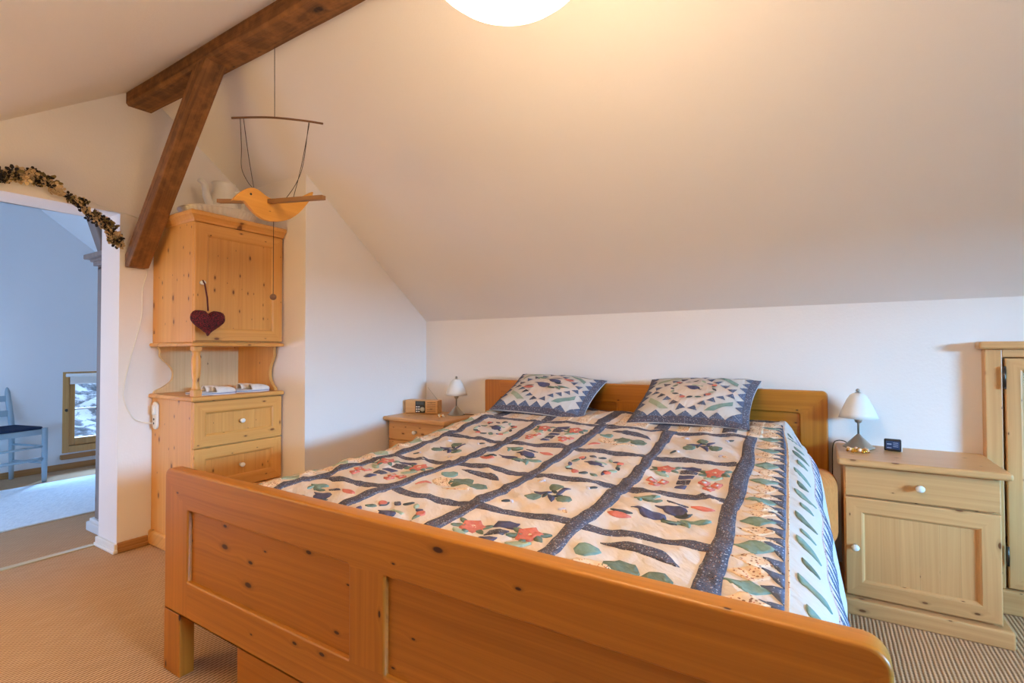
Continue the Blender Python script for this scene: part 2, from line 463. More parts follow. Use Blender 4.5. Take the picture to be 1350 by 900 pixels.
# roof timbers
bt = BM(); n = 46
BY0, BY1, BZ = 1.215, 1.348, 2.468
rings = []
for i in range(n+1):
    x = XL-.01+(XR-XL)*i/n
    j = lambda k: .006*noise.noise(Vector((x*2.3, k*7.1, 3)))
    rings.append([bt.verts.new(p) for p in ((x, BY0+j(1), slopeL(BY0)+.02), (x, BY0+j(1), BZ+.012+j(2)), (x, BY0+.010+j(1), BZ+j(2)), (x, BY1-.010+j(3), BZ+j(4)+.002), (x, BY1+j(3), BZ+.012+j(4)), (x, BY1+j(3), slopeR(BY1)+.02))])
for a, b in zip(rings, rings[1:]):
    for k in range(6): bt.faces.new((a[k], b[k], b[(k+1) % 6], a[(k+1) % 6]))
bt.faces.new(rings[0]); bt.faces.new(rings[-1][::-1]); bmesh.ops.recalc_face_normals(bt, faces=bt.faces)
tag(obj('roof_beam', bt, M['beamX']), 'long rough brown ridge beam running under the top of the sloped ceiling', 'beam')

def brace(name, x0, z0, x1, z1, xw, wdt, y0, y1, mat, label):
    """diagonal timber in an XZ plane; its foot is cut level and lies on the wall at xw"""
    d = Vector((x1-x0, 0, z1-z0)).normalized(); nrm = Vector((d.z, 0, -d.x))
    s = 1 if x1 > x0 else -1
    # outline: foot on wall, level cut, outer edge, top, inner edge
    p_in0 = Vector((x0, 0, z0+.07)); p_ft0 = Vector((x0, 0, z0)); p_ft1 = Vector((x0+s*.05, 0, z0))
    top_in = p_in0+d*((z1-p_in0.z)/d.z); top_out = p_ft1+d*((z1-p_ft1.z)/d.z)
    poly = [(p.x, p.z) for p in (p_ft0, p_ft1, top_out, top_in, p_in0)]
    bm = prism(BM(), poly, y0, y1, .007)
    ry = math.atan2(d.x, d.z); loc = Vector((x0, y0, z0)); R = Matrix.Rotation(ry, 4, 'Y')
    bm.transform(R.inverted() @ Matrix.Translation(-loc))
    o = obj(name, bm, mat, None, loc); o.rotation_euler = (0, ry, 0)
    return tag(o, label, 'beam')
br = brace('diagonal_brace', XL+.002, 1.565, -2.485, 2.475, XL, .1, 1.212, 1.312, M['beamZ'], 'thick dark diagonal timber brace rising from left wall to the ridge beam')
br2 = brace('diagonal_brace', -3.66, 1.697, -4.26, 2.447, XT, .1, 1.232, 1.334, M['greywood'], 'grey slanted timber brace seen through the opening, rising from the narrow cupboard top')

# ------------------------------------------------------------------ bed
bed = thing('bed', 'wide honey pine double bed with panelled headboard and footboard', 'bed', (-.95, 1.86, 0))
BL = (-.95, 1.86, 0)
HZ = M['honeyX'], M['honeyZ']
# headboard
x0, x1 = -2.0, .02
hp = [(-1.87, -1.045), (-.895, -.10)]
hb = board(rrect(x0, x1, .22, .897, (.003, .003, .025, .012)), [rrect(a, b, .34, .785, .012, 4) for a, b in hp], .042, .007, 2.858,
           (-1.87, -1.045, -.895, -.10), ((-3, -1.87, 0, 2), (-1.045, -.895, .34, .785), (-.10, 3, 0, .80)))
hbo = obj('headboard', shift(hb, BL), HZ, bed)
for a, b in hp: obj('panel', shift(box(BM(), a-.005, b+.005, 2.868, 2.89, .335, .79), BL), M['staveX'], hbo)
# footboard
x0, x1 = -1.957, .078
fp = [(-1.80, -1.01), (-.885, -.075)]
fb = board(rrect(x0, x1, .208, .692, (.003, .003, .035, .028)), [rrect(a, b, .332, .566, .004, 2) for a, b in fp], .048, .007, .85,
           (x0+.11, -1.80, -1.01, -.885, -.075), ((-3, -1.80, 0, .60), (-1.01, -.885, .332, .566), (-.075, 3, 0, .60)))
fbo = obj('footboard', shift(fb, BL), HZ, bed)
for a, b in fp:
    obj('panel', shift(box(BM(), a-.004, b+.004, .864, .884, .328, .570), BL), M['staveX'], fbo)
for a in (x0, x1-.11):
    obj('leg', shift(box(BM(), a, a+.11, .85, .898, 0, .21, .004), BL), M['honeyZ'], bed)
for a in (-2.0, -.10):
    obj('leg', shift(box(BM(), a, a+.12, 2.858, 2.90, 0, .225, .004), BL), M['honeyZ'], bed)
for a in (-1.74, -.05):
    obj('side_rail', shift(box(BM(), a, a+.03, .897, 2.86, .22, .42, .006), BL), M['honeyY'], bed)
box_b = BM(); box(box_b, -1.60, -.30, .905, 1.5, .012, .22, .004)
obj('drawer_box', shift(box_b, BL), M['honeyX'], bed)
# mattress: bulges towards the pillow end
mt = BM(); rings = []
for i in range(25):
    y = .94+1.9*i/24; xr = -.035+.085*smooth((y-2.15)/.4); xl = -1.70
    zt = .585; zb = .26; ry = min(1, .35+.65*math.sqrt(max(0, 1-((i-12)/12.)**8)))
    P = rrect(xl, xr, zb, zb+(zt-zb)*ry, .07*ry, 5)
    rings.append([mt.verts.new((px, y, pz)) for px, pz in P])
for a, b in zip(rings, rings[1:]):
    for k in range(len(a)):
        f = mt.faces.new((a[k], a[(k+1) % len(a)], b[(k+1) % len(a)], b[k])); f.smooth = True
mt.faces.new(rings[0]); mt.faces.new(rings[-1][::-1]); bmesh.ops.recalc_face_normals(mt, faces=mt.faces)
mo = obj('mattress', shift(mt, BL), fabric('tan_sheet', srgb(216, 134, 72), srgb(196, 114, 58)), bed)
mo['label'] = 'mattress in a tan sheet bulging out beside the headboard'

# ------------------------------------------------------------------ quilt
F_ = {}
F_['cream'] = fabric('quilt_cream', srgb(216, 204, 198), srgb(220, 190, 162), 5, .75)
F_['navy'] = fabric('quilt_navy_print', srgb(86, 84, 96), srgb(104, 102, 114), 90, .6, [(srgb(162, 160, 168), .34), (srgb(150, 108, 94), .30), (srgb(50, 50, 62), .36)], 170)
F_['green'] = fabric('quilt_green', srgb(116, 128, 114), srgb(92, 106, 94), 60, .6)
F_['teal'] = fabric('quilt_teal', srgb(132, 154, 144), srgb(108, 134, 126), 60, .6)
F_['red'] = fabric('quilt_red', srgb(208, 122, 106), srgb(190, 98, 86), 60, .6)
F_['print'] = fabric('quilt_beige_print', srgb(232, 206, 178), srgb(222, 184, 150), 30, .7, [(srgb(150, 106, 84), .34), (srgb(196, 122, 100), .3)], 110)
F_['blue'] = fabric('quilt_blue', srgb(92, 90, 116), srgb(72, 72, 94), 60, .6)
F_['white'] = fabric('quilt_white', srgb(206, 200, 196), srgb(202, 190, 180), 4, .5)
F_['sage'] = fabric('quilt_sage', srgb(164, 174, 152), srgb(150, 160, 140), 60, .5)
F_['denim'] = fabric('quilt_denim_print', srgb(98, 106, 130), srgb(80, 90, 112), 90, .6, [(srgb(180, 190, 212), .24)], 150)
F_['dark'] = fabric('quilt_black_green', srgb(82, 84, 86), srgb(70, 78, 74), 60, .5)
F_['lilac'] = fabric('quilt_lilac_print', srgb(214, 208, 222), srgb(196, 188, 208), 60, .6, [(srgb(120, 116, 150), .3)], 140)
FK = list(F_); FM = [F_[k] for k in FK]; FI = {k: i for i, k in enumerate(FK)}

def applique(bm, poly, mi, fn, off, res):
    pts = []
    for (ax, ay), (bx, by) in zip(poly, poly[1:]+poly[:1]):
        n_ = max(1, int(math.ceil(math.hypot(bx-ax, by-ay)/res)))
        for k in range(n_): pts.append((ax+(bx-ax)*k/n_, ay+(by-ay)*k/n_))
    nb = len(pts)
    def inside(x, y):
        c = False
        for (ax, ay), (bx, by) in zip(poly, poly[1:]+poly[:1]):
            if (ay > y) != (by > y) and x < (bx-ax)*(y-ay)/(by-ay)+ax: c = not c
        return c
    xs = [p[0] for p in pts]; ys = [p[1] for p in pts]
    i = min(xs)+res*.5
    while i < max(xs):
        j = min(ys)+res*.5
        while j < max(ys):
            if inside(i, j): pts.append((i, j))
            j += res
        i += res
    V, E, Fc, *_ = delaunay_2d_cdt([Vector(p) for p in pts], [(k, (k+1) % nb) for k in range(nb)], [list(range(nb))], 1, 1e-6)
    vs = []
    for v in V:
        p, nn = fn(v.x, v.y); vs.append(bm.verts.new(p+nn*off))
    for f in Fc:
        try:
            q = bm.faces.new([vs[k] for k in f])
        except ValueError: continue
        q.material_index = mi; q.smooth = True
        q.normal_update()
        m_ = fn(*(sum((Vector(V[k]) for k in f), Vector((0, 0)))/len(f)))[1]
        if q.normal.dot(m_) < 0: q.normal_flip()

def ell(cx, cy, rx, ry, rot=0, n=14):
    c, s = math.cos(rot), math.sin(rot)
    return [(cx+rx*math.cos(2*PI*k/n)*c-ry*math.sin(2*PI*k/n)*s, cy+rx*math.cos(2*PI*k/n)*s+ry*math.sin(2*PI*k/n)*c) for k in range(n)]
def leaf(cx, cy, L, W, rot=0, bend=0., n=7):
    a = []; b = []
    for k in range(n+1):
        t = k/n; x = (t-.5)*L; h = W/2*math.sin(PI*t)**.8; yb = bend*L*(4*t*(1-t))
        a.append((x, yb+h)); b.append((x, yb-h))
    P = a+b[::-1][1:-1]; c, s = math.cos(rot), math.sin(rot)
    return [(cx+x*c-y*s, cy+x*s+y*c) for x, y in P]
def star(cx, cy, r, r2, n=6, rot=0):
    return [(cx+(r if k % 2 == 0 else r2)*math.cos(rot+PI*k/n), cy+(r if k % 2 == 0 else r2)*math.sin(rot+PI*k/n)) for k in range(2*n)]
def quad(cx, cy, w_, h_, rot=0):
    c, s = math.cos(rot), math.sin(rot)
    return [(cx+x*c-y*s, cy+x*s+y*c) for x, y in ((-w_/2, -h_/2), (w_/2, -h_/2), (w_/2, h_/2), (-w_/2, h_/2))]

# motifs in block units (-.5 .. .5)
def mS():
    L = []
    for a in (100, 215, 330):
        r = math.radians(a); L.append((ell(.19*math.cos(r), .17*math.sin(r)+.02, .085, .075, r, 8), 'green'))
    for a in (40, 160, 280):
        r = math.radians(a); L.append((leaf(.12*math.cos(r), .1*math.sin(r)+.02, .2, .055, r+.5, .12), 'blue'))
        L.append((leaf(.07*math.cos(r+.9), .06*math.sin(r+.9)+.02, .12, .04, r+1.9), 'dark'))
    for sx, sy in ((-1, 1), (1, 1), (-1, -1), (1, -1)):
        L.append((leaf(sx*.30, sy*.32, .10, .035, sx*sy*.6), 'dark' if sx*sy > 0 else 'print'))
        L.append((leaf(sx*.26, sy*.30, .07, .03, -sx*sy*.6), 'lilac'))
    return L
def mF():
    L = []
    for k in range(5):
        y = .29-.145*k; wd = .20-.024*k
        L.append(([(-wd/2, y-.045), (wd/2, y-.045), (wd/2*1.06, y+.045), (0, y+.06), (-wd/2*1.06, y+.045)], 'blue' if k % 2 == 0 else 'navy'))
    for s in (-1, 1):
        for a in (20, 160, 270, 330, 210): 
            r = math.radians(a); L.append((leaf(s*.265+.12*math.cos(r), .2+.1*math.sin(r), .13, .05, r), 'green'))
        L.append((star(s*.265, .2, .115, .085, 5, .3), 'red')); L.append((ell(s*.265, .2, .03, .026), 'print'))
        L.append((leaf(s*.27, .03, .2, .07, s*.4), 'sage'))
        for dx, dy in ((-.06, -.16), (.06, -.15), (0., -.27)):
            L.append((star(s*.27+dx, dy, .062, .04, 4, .4), 'red')); L.append((ell(s*.27+dx, dy, .024, .022), 'white'))
    return L
def bird(cx, cy, s, col, rot=0):
    c, q = math.cos(rot), math.sin(rot)
    tr = lambda P: [(cx+s*(x*c-y*q), cy+s*(x*q+y*c)) for x, y in P]
    return [(tr([(-.19, .035), (-.11, .06), (-.06, .085), (.02, .095), (.08, .075), (.115, .03), (.10, -.02), (.05, -.055), (-.02, -.06), (-.07, -.03), (-.11, .015)]), col),
            (tr([(.10, .03), (.13, -.02), (.17, -.01), (.15, -.05), (.10, -.03)]), 'dark')]
def mB():
    L = bird(-.08, -.06, 1.15, 'blue', -.25)+bird(.08, .12, 1.0, 'blue', -.15)
    L += [(leaf(.10, -.14, .16, .075, -.5), 'dark'), (leaf(.17, .05, .14, .07, .1), 'dark'), (leaf(.08, .28, .2, .035, -.1), 'navy'), (leaf(.30, .27, .21, .075, -.1), 'red'),
          (leaf(-.32, -.17, .22, .085, .0), 'red'), (leaf(-.32, -.11, .2, .04, .05), 'dark')]
    for bx, by, r in ((-.22, .30, 1), (.30, -.12, -1)):
        for k in range(4): L.append((leaf(bx+.05*k*r-.05, by-.02*abs(k-1.5), .13, .045, -1.2+.45*k), 'green' if k % 2 else 'teal'))
        L.append((leaf(bx, by+.04, .25, .06, .1*r), 'teal'))
    return L
def mL():
    L = [(leaf(.04, .25, .62, .14, -.22, .10), 'navy')]
    L += [(ell(-.29, .14, .10, .09, .2, 8), 'teal'), (ell(-.18, -.08, .16, .10, -.2, 12), 'print'), (ell(.0, -.02, .135, .145, .1, 7), 'green'), (ell(.24, -.07, .115, .11, .3, 7), 'green'),
          (leaf(-.32, -.25, .17, .06, .5, .25), 'red'), (leaf(.1, -.24, .35, .035, .02), 'print')]
    return L
def mW():
    L = bird(0, .02, .85, 'blue', -.2)
    L.append((quad(.05, .11, .16, .03, -.2), 'sage'))
    for k in range(16):
        a = 2*PI*k/16
        L.append((leaf(.3*math.cos(a), .3*math.sin(a), .105, .05, a+PI/2+.6*(-1)**k), ('dark', 'green', 'blue', 'sage', 'dark', 'navy')[k % 6]))
    for a in (.5, 2.4, 4.4, 5.6): L.append((ell(.32*math.cos(a), .32*math.sin(a), .04, .038), 'red'))
    return L
MOT = {'S': mS, 'F': mF, 'B': mB, 'L': mL, 'W': mW}

# cloth surface: (P across, Q along) -> point, draped over bed edge at right, left and foot
def arc_tab(L, rad, ang):
    tab = [(0, 0, 0)]; x = z = 0; n_ = 200
    for k in range(n_):
        s_ = L*(k+.5)/n_; th = min(ang, s_/rad); x += math.cos(th)*L/n_; z += math.sin(th)*L/n_; tab.append((L*(k+1)/n_, x, z))
    return tab
def tab_at(tab, s_):
    L = tab[-1][0]; f = max(0, min(.99999, s_/L))*(len(tab)-1); i = int(f); t = f-i
    a, b = tab[i], tab[i+1]; return a[1]+(b[1]-a[1])*t, a[2]+(b[2]-a[2])*t
PR, PLF, QF = -.10, -1.615, .965
TR = arc_tab(.6, .145, math.radians(80)); TLf = arc_tab(.8, .17, math.radians(59)); TF = arc_tab(.5, .035, math.radians(90))
ZB = [(.9, .636), (1.2, .645), (1.6, .652), (1.95, .676), (2.2, .706), (2.4, .728), (2.6, .745), (2.85, .742)]
def zbase(q):
    return (interp(q-.08, ZB)+interp(q, ZB)+interp(q+.08, ZB))/3
def S0(P, Q):
    x = P-.05*(Q-1.2); y = Q+.03*(P+.87); z = zbase(Q)
    k = 1-.62*smooth((Q-2.12)/.55)
    if P > PR:
        dx, dz = tab_at(TR, (P-PR)*k); x = PR-.05*(Q-1.2)+dx; z -= dz
        y = Q+.03*(PR+.87)
        h = smooth((Q-2.1)/.5)*smooth((P-PR)/.3); z -= .06*h; y -= .06*h
    if P < PLF:
        dx, dz = tab_at(TLf, PLF-P); x = PLF-.05*(Q-1.2)-dx; z -= dz+.05*smooth((Q-2.1)/.4)*smooth((PLF-P)/.15)
    if Q < QF:
        dx, dz = tab_at(TF, QF-Q); y = QF+.03*(min(P, PR)+.87)-dx; z -= dz; y = max(y, .918+.006*math.sin(P*9))
    n1 = noise.noise(Vector((P*3.1, Q*3.1, 1))); n2 = noise.noise(Vector((P*9+Q*4, Q*9-P*3, 5))); n3 = noise.noise(Vector((P*26+Q*12, Q*20-P*14, 9)))
    rid = 1-abs(noise.noise(Vector((P*5+Q*6, (Q-P)*2.2, 11))))*2
    amp = 1 if P < PR else .8
    n4 = noise.noise(Vector(((P+Q)*34, (P-Q)*11, 3)))
    z += amp*(.010*n1+.007*n2+.0030*n3+.0026*n4+.008*max(0, rid-.5)/.5)
    if P > PR: x += .012*noise.noise(Vector((Q*5, P*1.5, 2)))*smooth((P-PR)/.15)
    return Vector((x, y, z))
_c = {}
def S(P, Q):
    key = (round(P, 5), round(Q, 5))
    if key not in _c:
        p = S0(P, Q); h = .006
        nn = (S0(P+h, Q)-S0(P-h, Q)).cross(S0(P, Q+h)-S0(P, Q-h)).normalized()
        _c[key] = (p, nn)
    return _c[key]

P0, P1, Q0, Q1 = -2.13, .26, .80, 2.80
qb = BM(); nx, ny = 176, 150
grid = [[qb.verts.new(S0(P0+(P1-P0)*i/nx, Q0+(Q1-Q0)*j/ny)) for i in range(nx+1)] for j in range(ny+1)]
for j in range(ny):
    for i in range(nx):
        f = qb.faces.new((grid[j][i], grid[j][i+1], grid[j+1][i+1], grid[j+1][i])); f.smooth = True
        pc = P0+(P1-P0)*(i+.5)/nx
        f.material_index = FI['white'] if pc > -.065 else FI['cream']
CS = [-.205-.335*k for k in range(5)]
RS = [2.33, 1.945, 1.565, 1.185, .80]
hw, hh = .024, .020
RES = .014
def wob(P, Q): return .0045*math.sin(P*31+Q*7)+.003*math.sin(Q*17+P*5), .005*math.sin(P*23+Q*9)+.003*math.sin(P*41)
def SW(P, Q):
    a, b = wob(P, Q); return S(P+a, Q+b)
for c_ in CS: applique(qb, [(c_-hw, Q0+.01), (c_+hw, Q0+.01), (c_+hw, 2.36), (c_-hw, 2.36)], FI['navy'], SW, .0022, .02)
for r_ in RS: applique(qb, [(CS[4]-hw, r_-hh), (CS[0]+hw, r_-hh), (CS[0]+hw, r_+hh), (CS[4]-hw, r_+hh)], FI['navy'], SW, .0018, .02)
# strip above the last sash
applique(qb, [(CS[4]-.2, 2.72), (CS[0]+.1, 2.72), (CS[0]+.1, 2.785), (CS[4]-.2, 2.785)], FI['navy'], S, .002, .02)
for k in range(14):
    a = CS[4]+.02+k*.10
    applique(qb, [(a, 2.37), (a+.06, 2.37), (a+.06, 2.72), (a, 2.72)], FI['navy' if k % 3 == 0 else 'print'], S, .0018, .02)
order = {0: 'SFBL', 1: 'LWSF', 2: 'FBLW', 3: 'WSFB'}
for ci in range(4):
    cx = (CS[ci]+CS[ci+1])/2
    for ri in range(4):
        cy = (RS[ri]+RS[ri+1])/2; ss = .335, .375
        for lay, (poly, mk) in enumerate(MOT[order[ci][ri]]()):
            pp = [(cx+x*ss[0]*.94, max(.93, cy+y*ss[1]*.94)) for x, y in poly]
            applique(qb, pp, FI[mk], S, .0022+.00012*lay, RES)
# right border: diamonds, saw-tooth, leaves, slanted patches
b0 = CS[0]+hw; q = .86; k = 0; st = .062
while q < 2.62:
    sh = 1.
    applique(qb, [(b0+.002, q), (b0+.047, q-st/2), (b0+.092, q), (b0+.047, q+st/2)], FI[('teal', 'print', 'print')[k % 3]], S, .002, RES)
    applique(qb, [(b0+.108, q-st*.50), (b0+.108, q+st*.46), (b0+.066, q+st*.38)], FI['denim'], S, .0024, RES)
    q += st; k += 1
applique(qb, [(b0+.114, .84), (b0+.117, .84), (b0+.117, 2.62), (b0+.114, 2.62)], FI['print'], S, .002, .02)
q = .93; k = 0
while q < 2.6:
    big = k % 2 == 0
    applique(qb, leaf(b0+.163, q, .10 if big else .06, .030 if big else .022, 2.25, .10), FI['teal' if k % 3 else 'green'], S, .0022, RES)
    q += .105; k += 1
q = .84; st = .05
applique(qb, [(b0+.212, .84), (b0+.258, .84), (b0+.258, 2.62), (b0+.212, 2.62)], FI['lilac'], S, .0018, .02)
while q < 2.6:
    applique(qb, [(b0+.213, q+.036), (b0+.213, q+.026), (b0+.257, q-.030), (b0+.257, q+.012), (b0+.235, q+.026)], FI['denim'], S, .0024, RES)
    q += st
# left border
b1 = CS[4]-hw; q = .9; k = 0; st = .075
while q < 2.6:
    applique(qb, [(b1-.004, q), (b1-.05, q-st/2), (b1-.10, q), (b1-.05, q+st/2)], FI[('sage', 'print', 'print')[k % 3]], S, .002, RES)
    applique(qb, [(b1-.125, q-st*.4), (b1-.125, q+st*.4), (b1-.085, q)], FI['sage'], S, .0022, RES)
    q += st; k += 1
QL = (-.9, 1.75, .3)
quilt = obj('quilt', shift(qb, QL), FM, None, QL)
md = quilt.modifiers.new('thickness', 'SOLIDIFY'); md.thickness = .010; md.offset = -1
tag(quilt, 'patchwork quilt with appliqued blocks and navy sashes spread over the pine bed', 'quilt')

# ------------------------------------------------------------------ cushions
def cushion(label, c, rot, variant):
    W_, H_, TH = .285, .232, .072
    def base(s, t):
        x = W_*s*(1-.07*(1-t*t)); z = H_*t*(1-.08*(1-s*s))
        h = TH*max(0, (1-abs(s)**2.6)*(1-abs(t)**2.6))**.55
        n_ = noise.noise(Vector((s*2.2+variant*9, t*2.2, 3)))*.010+noise.noise(Vector((s*6, t*6, variant*5)))*.004
        return x, z, h, n_*min(1, h/.02)
    def top0(s, t):
        x, z, h, n_ = base(s, t); return Vector((x, -h-n_, z))
    def top(s, t):
        p = top0(s, t); e_ = .01
        nn = (top0(min(1, s+e_), t)-top0(max(-1, s-e_), t)).cross(top0(s, min(1, t+e_))-top0(s, max(-1, t-e_)))
        nn = nn.normalized() if nn.length > 1e-9 else Vector((0, -1, 0))
        return p, nn
    bm = BM(); n_ = 40
    g1 = [[bm.verts.new(top0(-1+2*i/n_, -1+2*j/n_)) for i in range(n_+1)] for j in range(n_+1)]
    def back(s, t):
        x, z, h, _ = base(s, t); return Vector((x, h*.8, z))
    g2 = [[g1[j][i] if i in (0, n_) or j in (0, n_) else bm.verts.new(back(-1+2*i/n_, -1+2*j/n_)) for i in range(n_+1)] for j in range(n_+1)]
    for j in range(n_):
        for i in range(n_):
            f = bm.faces.new((g1[j][i], g1[j][i+1], g1[j+1][i+1], g1[j+1][i])); f.smooth = True; f.material_index = FI['cream']
            f = bm.faces.new((g2[j][i], g2[j+1][i], g2[j+1][i+1], g2[j][i+1])); f.smooth = True; f.material_index = FI['navy']
    A = lambda poly, m_, off: applique(bm, [(max(-.995, min(.995, a)), max(-.995, min(.995, b))) for a, b in poly], FI[m_], top, off, .05)
    b_ = .90
    for poly in ([(-1, b_), (1, b_), (1, 1), (-1, 1)], [(-1, -1), (1, -1), (1, -b_), (-1, -b_)], [(-1, -b_), (-b_, -b_), (-b_, b_), (-1, b_)], [(b_, -b_), (1, -b_), (1, b_), (b_, b_)]): A(poly, 'navy', .0016)
    # saw-tooth inside the border
    for k in range(7):
        u = -b_+2*b_*(k+.5)/7; d = b_/7
        for pts in ([(u-d, -b_), (u+d, -b_), (u, -b_+.13)], [(-b_, u-d), (-b_, u+d), (-b_+.12, u)], [(b_, u-d), (b_-.12, u), (b_, u+d)]):
            A(pts, 'denim', .002)
    # corner bands and medallion edge
    for sx, sy in ((-1, -1), (1, -1), (1, 1), (-1, 1)):
        A([(sx*.50, sy*.74), (sx*.60, sy*.74), (sx*.74, sy*.60), (sx*.74, sy*.50)][::1] if False else [(sx*.30, sy*.74), (sx*.46, sy*.74), (sx*.74, sy*.46), (sx*.74, sy*.30)], 'sage' if sx < 0 else 'teal', .002)
        for k in range(5):
            t0 = (k+.1)/5; t1 = (k+.9)/5; r_ = .72
            p0 = (sx*r_*(1-t0), sy*r_*t0); p1 = (sx*r_*(1-t1), sy*r_*t1); pm = ((p0[0]+p1[0])/2+sx*.11, (p0[1]+p1[1])/2+sy*.11)
            A([p0, p1, pm], 'denim' if (k+variant) % 2 or sx > 0 else 'navy', .0022)
    mot = mW() if variant else mB()
    for lay, (poly, mk) in enumerate(mot): A([(x*1.28, y*1.25+.03) for x, y in poly], mk, .0024+.0001*lay)
    for f in bm.faces:
        if f.material_index == FI['cream']:
            c_ = f.calc_center_median()
            if abs(c_.x/W_)+abs(c_.z/H_) > .75: f.material_index = FI['white']
    o = obj('cushion', bm, FM, None, c); o.rotation_euler = rot
    return tag(o, label, 'cushion', 'patchwork cushions against the headboard')
cushion('patchwork cushion with bird motif against the headboard, nearer the wooden radio', (-1.372, 2.625, .833), (math.radians(-66), math.radians(3), math.radians(4)), 0)
cushion('patchwork cushion with leaf-wreath motif against the headboard, nearer the alarm clock', (-.555, 2.648, .835), (math.radians(-65), math.radians(-1), math.radians(-2)), 1)

# ------------------------------------------------------------------ knobs
def porcelain_knob(parent, x, y, z, s=1.):
    b = BM(); lathe(b, [(.006*s, 0), (.011*s, -.001), (.011*s, .004), (.006*s, .006), (.006*s, .014)], (x, y, z), 16, 'Y')
    k = obj('knob', b, M['steel'], parent)
    b = BM(); ball(b, (x, y-.02*s, z), .0135*s, 16, (1.15, .8, 1))
    obj('knob_cap', b, M['porcelain'], k)
    return k

# ------------------------------------------------------------------ nightstands
def nightstand(label, loc, w_, door_knob_left=True):
    r = thing('nightstand', label, 'nightstand', loc, 0, 'pine nightstands')
    D = .39
    obj('body', box(BM(), 0, w_, .019, D, .06, .615, .003), M['pineZ'], r)
    pb = BM(); box(pb, -.015, w_+.025, -.022, D, 0, .066, .008, 3)
    obj('plinth', pb, M['pineX'], r)
    tb = BM(); box(tb, -.022, w_+.025, -.035, D, .617, .645, .011, 4)
    obj('top', tb, M['pineX'], r)
    db = BM(); box(db, .004, w_-.004, 0, .02, .488, .613, .004)
    d = obj('drawer', db, M['pineX'], r)
    porcelain_knob(d, w_/2+.005, 0, .55)
    dd = obj('door', mitred(w_-.008, .405, .02, .068, .004, .076, 0, .006), (M['pineX'], M['pineZ']), r)
    obj('panel', box(BM(), .068, w_-.068, .0115, .019, .14, .42), M['stave'], dd)
    porcelain_knob(dd, .037 if door_knob_left else w_-.037, 0, .278)
    return r
nightstand('pine nightstand right of the bed carrying a lamp and black alarm clock', (.07, 2.54, 0), .492)
nightstand('pine nightstand in the far corner carrying a lamp and wooden radio', (-2.575, 2.51, 0), .50, False)

# ------------------------------------------------------------------ bedside lamps
def lamp(label, loc, cord):
    r = thing('table_lamp', label, 'lamp', loc, 0, 'bedside lamps')
    obj('base', lathe(BM(), [(.062, 0), (.063, .004), (.056, .008), (.040, .024), (.022, .044), (.010, .057), (.006, .062)], n=40), M['steel'], r)
    obj('stem', lathe(BM(), [(.0045, .046), (.0045, .112), (.012, .116), (.0155, .125), (.0155, .14), (.011, .146)], n=20), M['steel'], r)
    sh = BM(); prof_ = [(.078, .138), (.070, .160), (.058, .19), (.045, .22), (.032, .243), (.017, .252)]
    lathe(sh, prof_+[(.012, .252)]+[(a-.003, b-.001) for a, b in prof_[::-1][1:]], n=40)
    s = obj('lamp_shade', sh, M['glass_shade'], r)
    fi = BM(); ball(fi, (0, 0, .264), .0085, 14); lathe(fi, [(.011, .251), (.012, .254), (.004, .257)], n=16)
    obj('finial', fi, M['steel'], r)
    obj('cord', tube(BM(), spline(cord, 8), .0022, 8), M['black'], r)
    return r
lamp('small lamp with frosted cone shade and steel foot beside the black alarm clock', (.138, 2.825, .645),
     [(-.04, .0, .012), (-.055, .012, .022), (-.08, .02, .022), (-.098, .02, .005), (-.103, .02, -.06), (-.103, .02, -.24)])
lamp('small lamp with frosted bell shade and steel foot beside the wooden radio', (-2.20, 2.795, .645),
     [(.05, 0, .006), (.08, .01, .006), (.10, .03, .004), (.12, .05, .003), (.150, .06, .003), (.168, .07, -.03), (.170, .07, -.2)])

# ------------------------------------------------------------------ things on nightstands
rad = thing('radio', 'small pale wooden radio with black display on the far corner nightstand', 'radio', (-2.455, 2.735, .645), math.radians(18))
obj('case', box(BM(), -.125, .125, -.035, .05, .002, .098, .006), M['pineX'], rad)
obj('control_panel', box(BM(), -.045, .03, -.039, -.034, .008, .092, .003), M['black'], rad)
obj('display', box(BM(), -.037, .022, -.0405, -.038, .066, .086), plain('grey_display', srgb(70, 78, 84), .2), rad)
for k in range(6):
    obj('button', box(BM(), -.038+.017*(k % 2), -.027+.017*(k % 2), -.0425, -.038, .014+.016*(k//2), .023+.016*(k//2), .001), M['white_plastic'], rad)
obj('dial', lathe(BM(), [(.017, 0), (.017, .006), (.013, .01)], (.012, -.038, .034), 24, 'Y'), M['steel'], rad)
gr = BM()
for k in range(6): box(gr, .045, .11, -.037, -.034, .016+.013*k, .021+.013*k)
obj('speaker_grille', gr, plain('grille_brown', srgb(150, 112, 72), .6), rad)
obj('antenna', tube(BM(), [(.1, .03, .095), (.02, .035, .185)], .002, 6), M['steel'], rad)

ck = thing('alarm_clock', 'small black digital alarm clock on the right nightstand', 'clock', (.262, 2.80, .645), math.radians(-6))
cb = BM(); box(cb, -.031, .031, -.008, .012, .0, .054, .005)
obj('case', cb, M['black'], ck)
scr = plain('clock_screen', srgb(52, 70, 104), .15)
obj('screen', box(BM(), -.025, .025, -.0095, -.007, .010, .046, .001), scr, ck)
dg = BM()
for a in ((-.02, -.004, .030, .034), (.002, .02, .037, .039), (.002, .02, .029, .031), (.002, .02, .021, .023), (-.02, -.004, .014, .017)): box(dg, a[0], a[1], -.0102, -.009, a[2], a[3])
obj('digits', dg, plain('clock_digits', srgb(150, 170, 200), .3), ck)
obj('stand', box(BM(), .029, .034, .0, .03, .0, .036, .001), M['white_plastic'], ck)

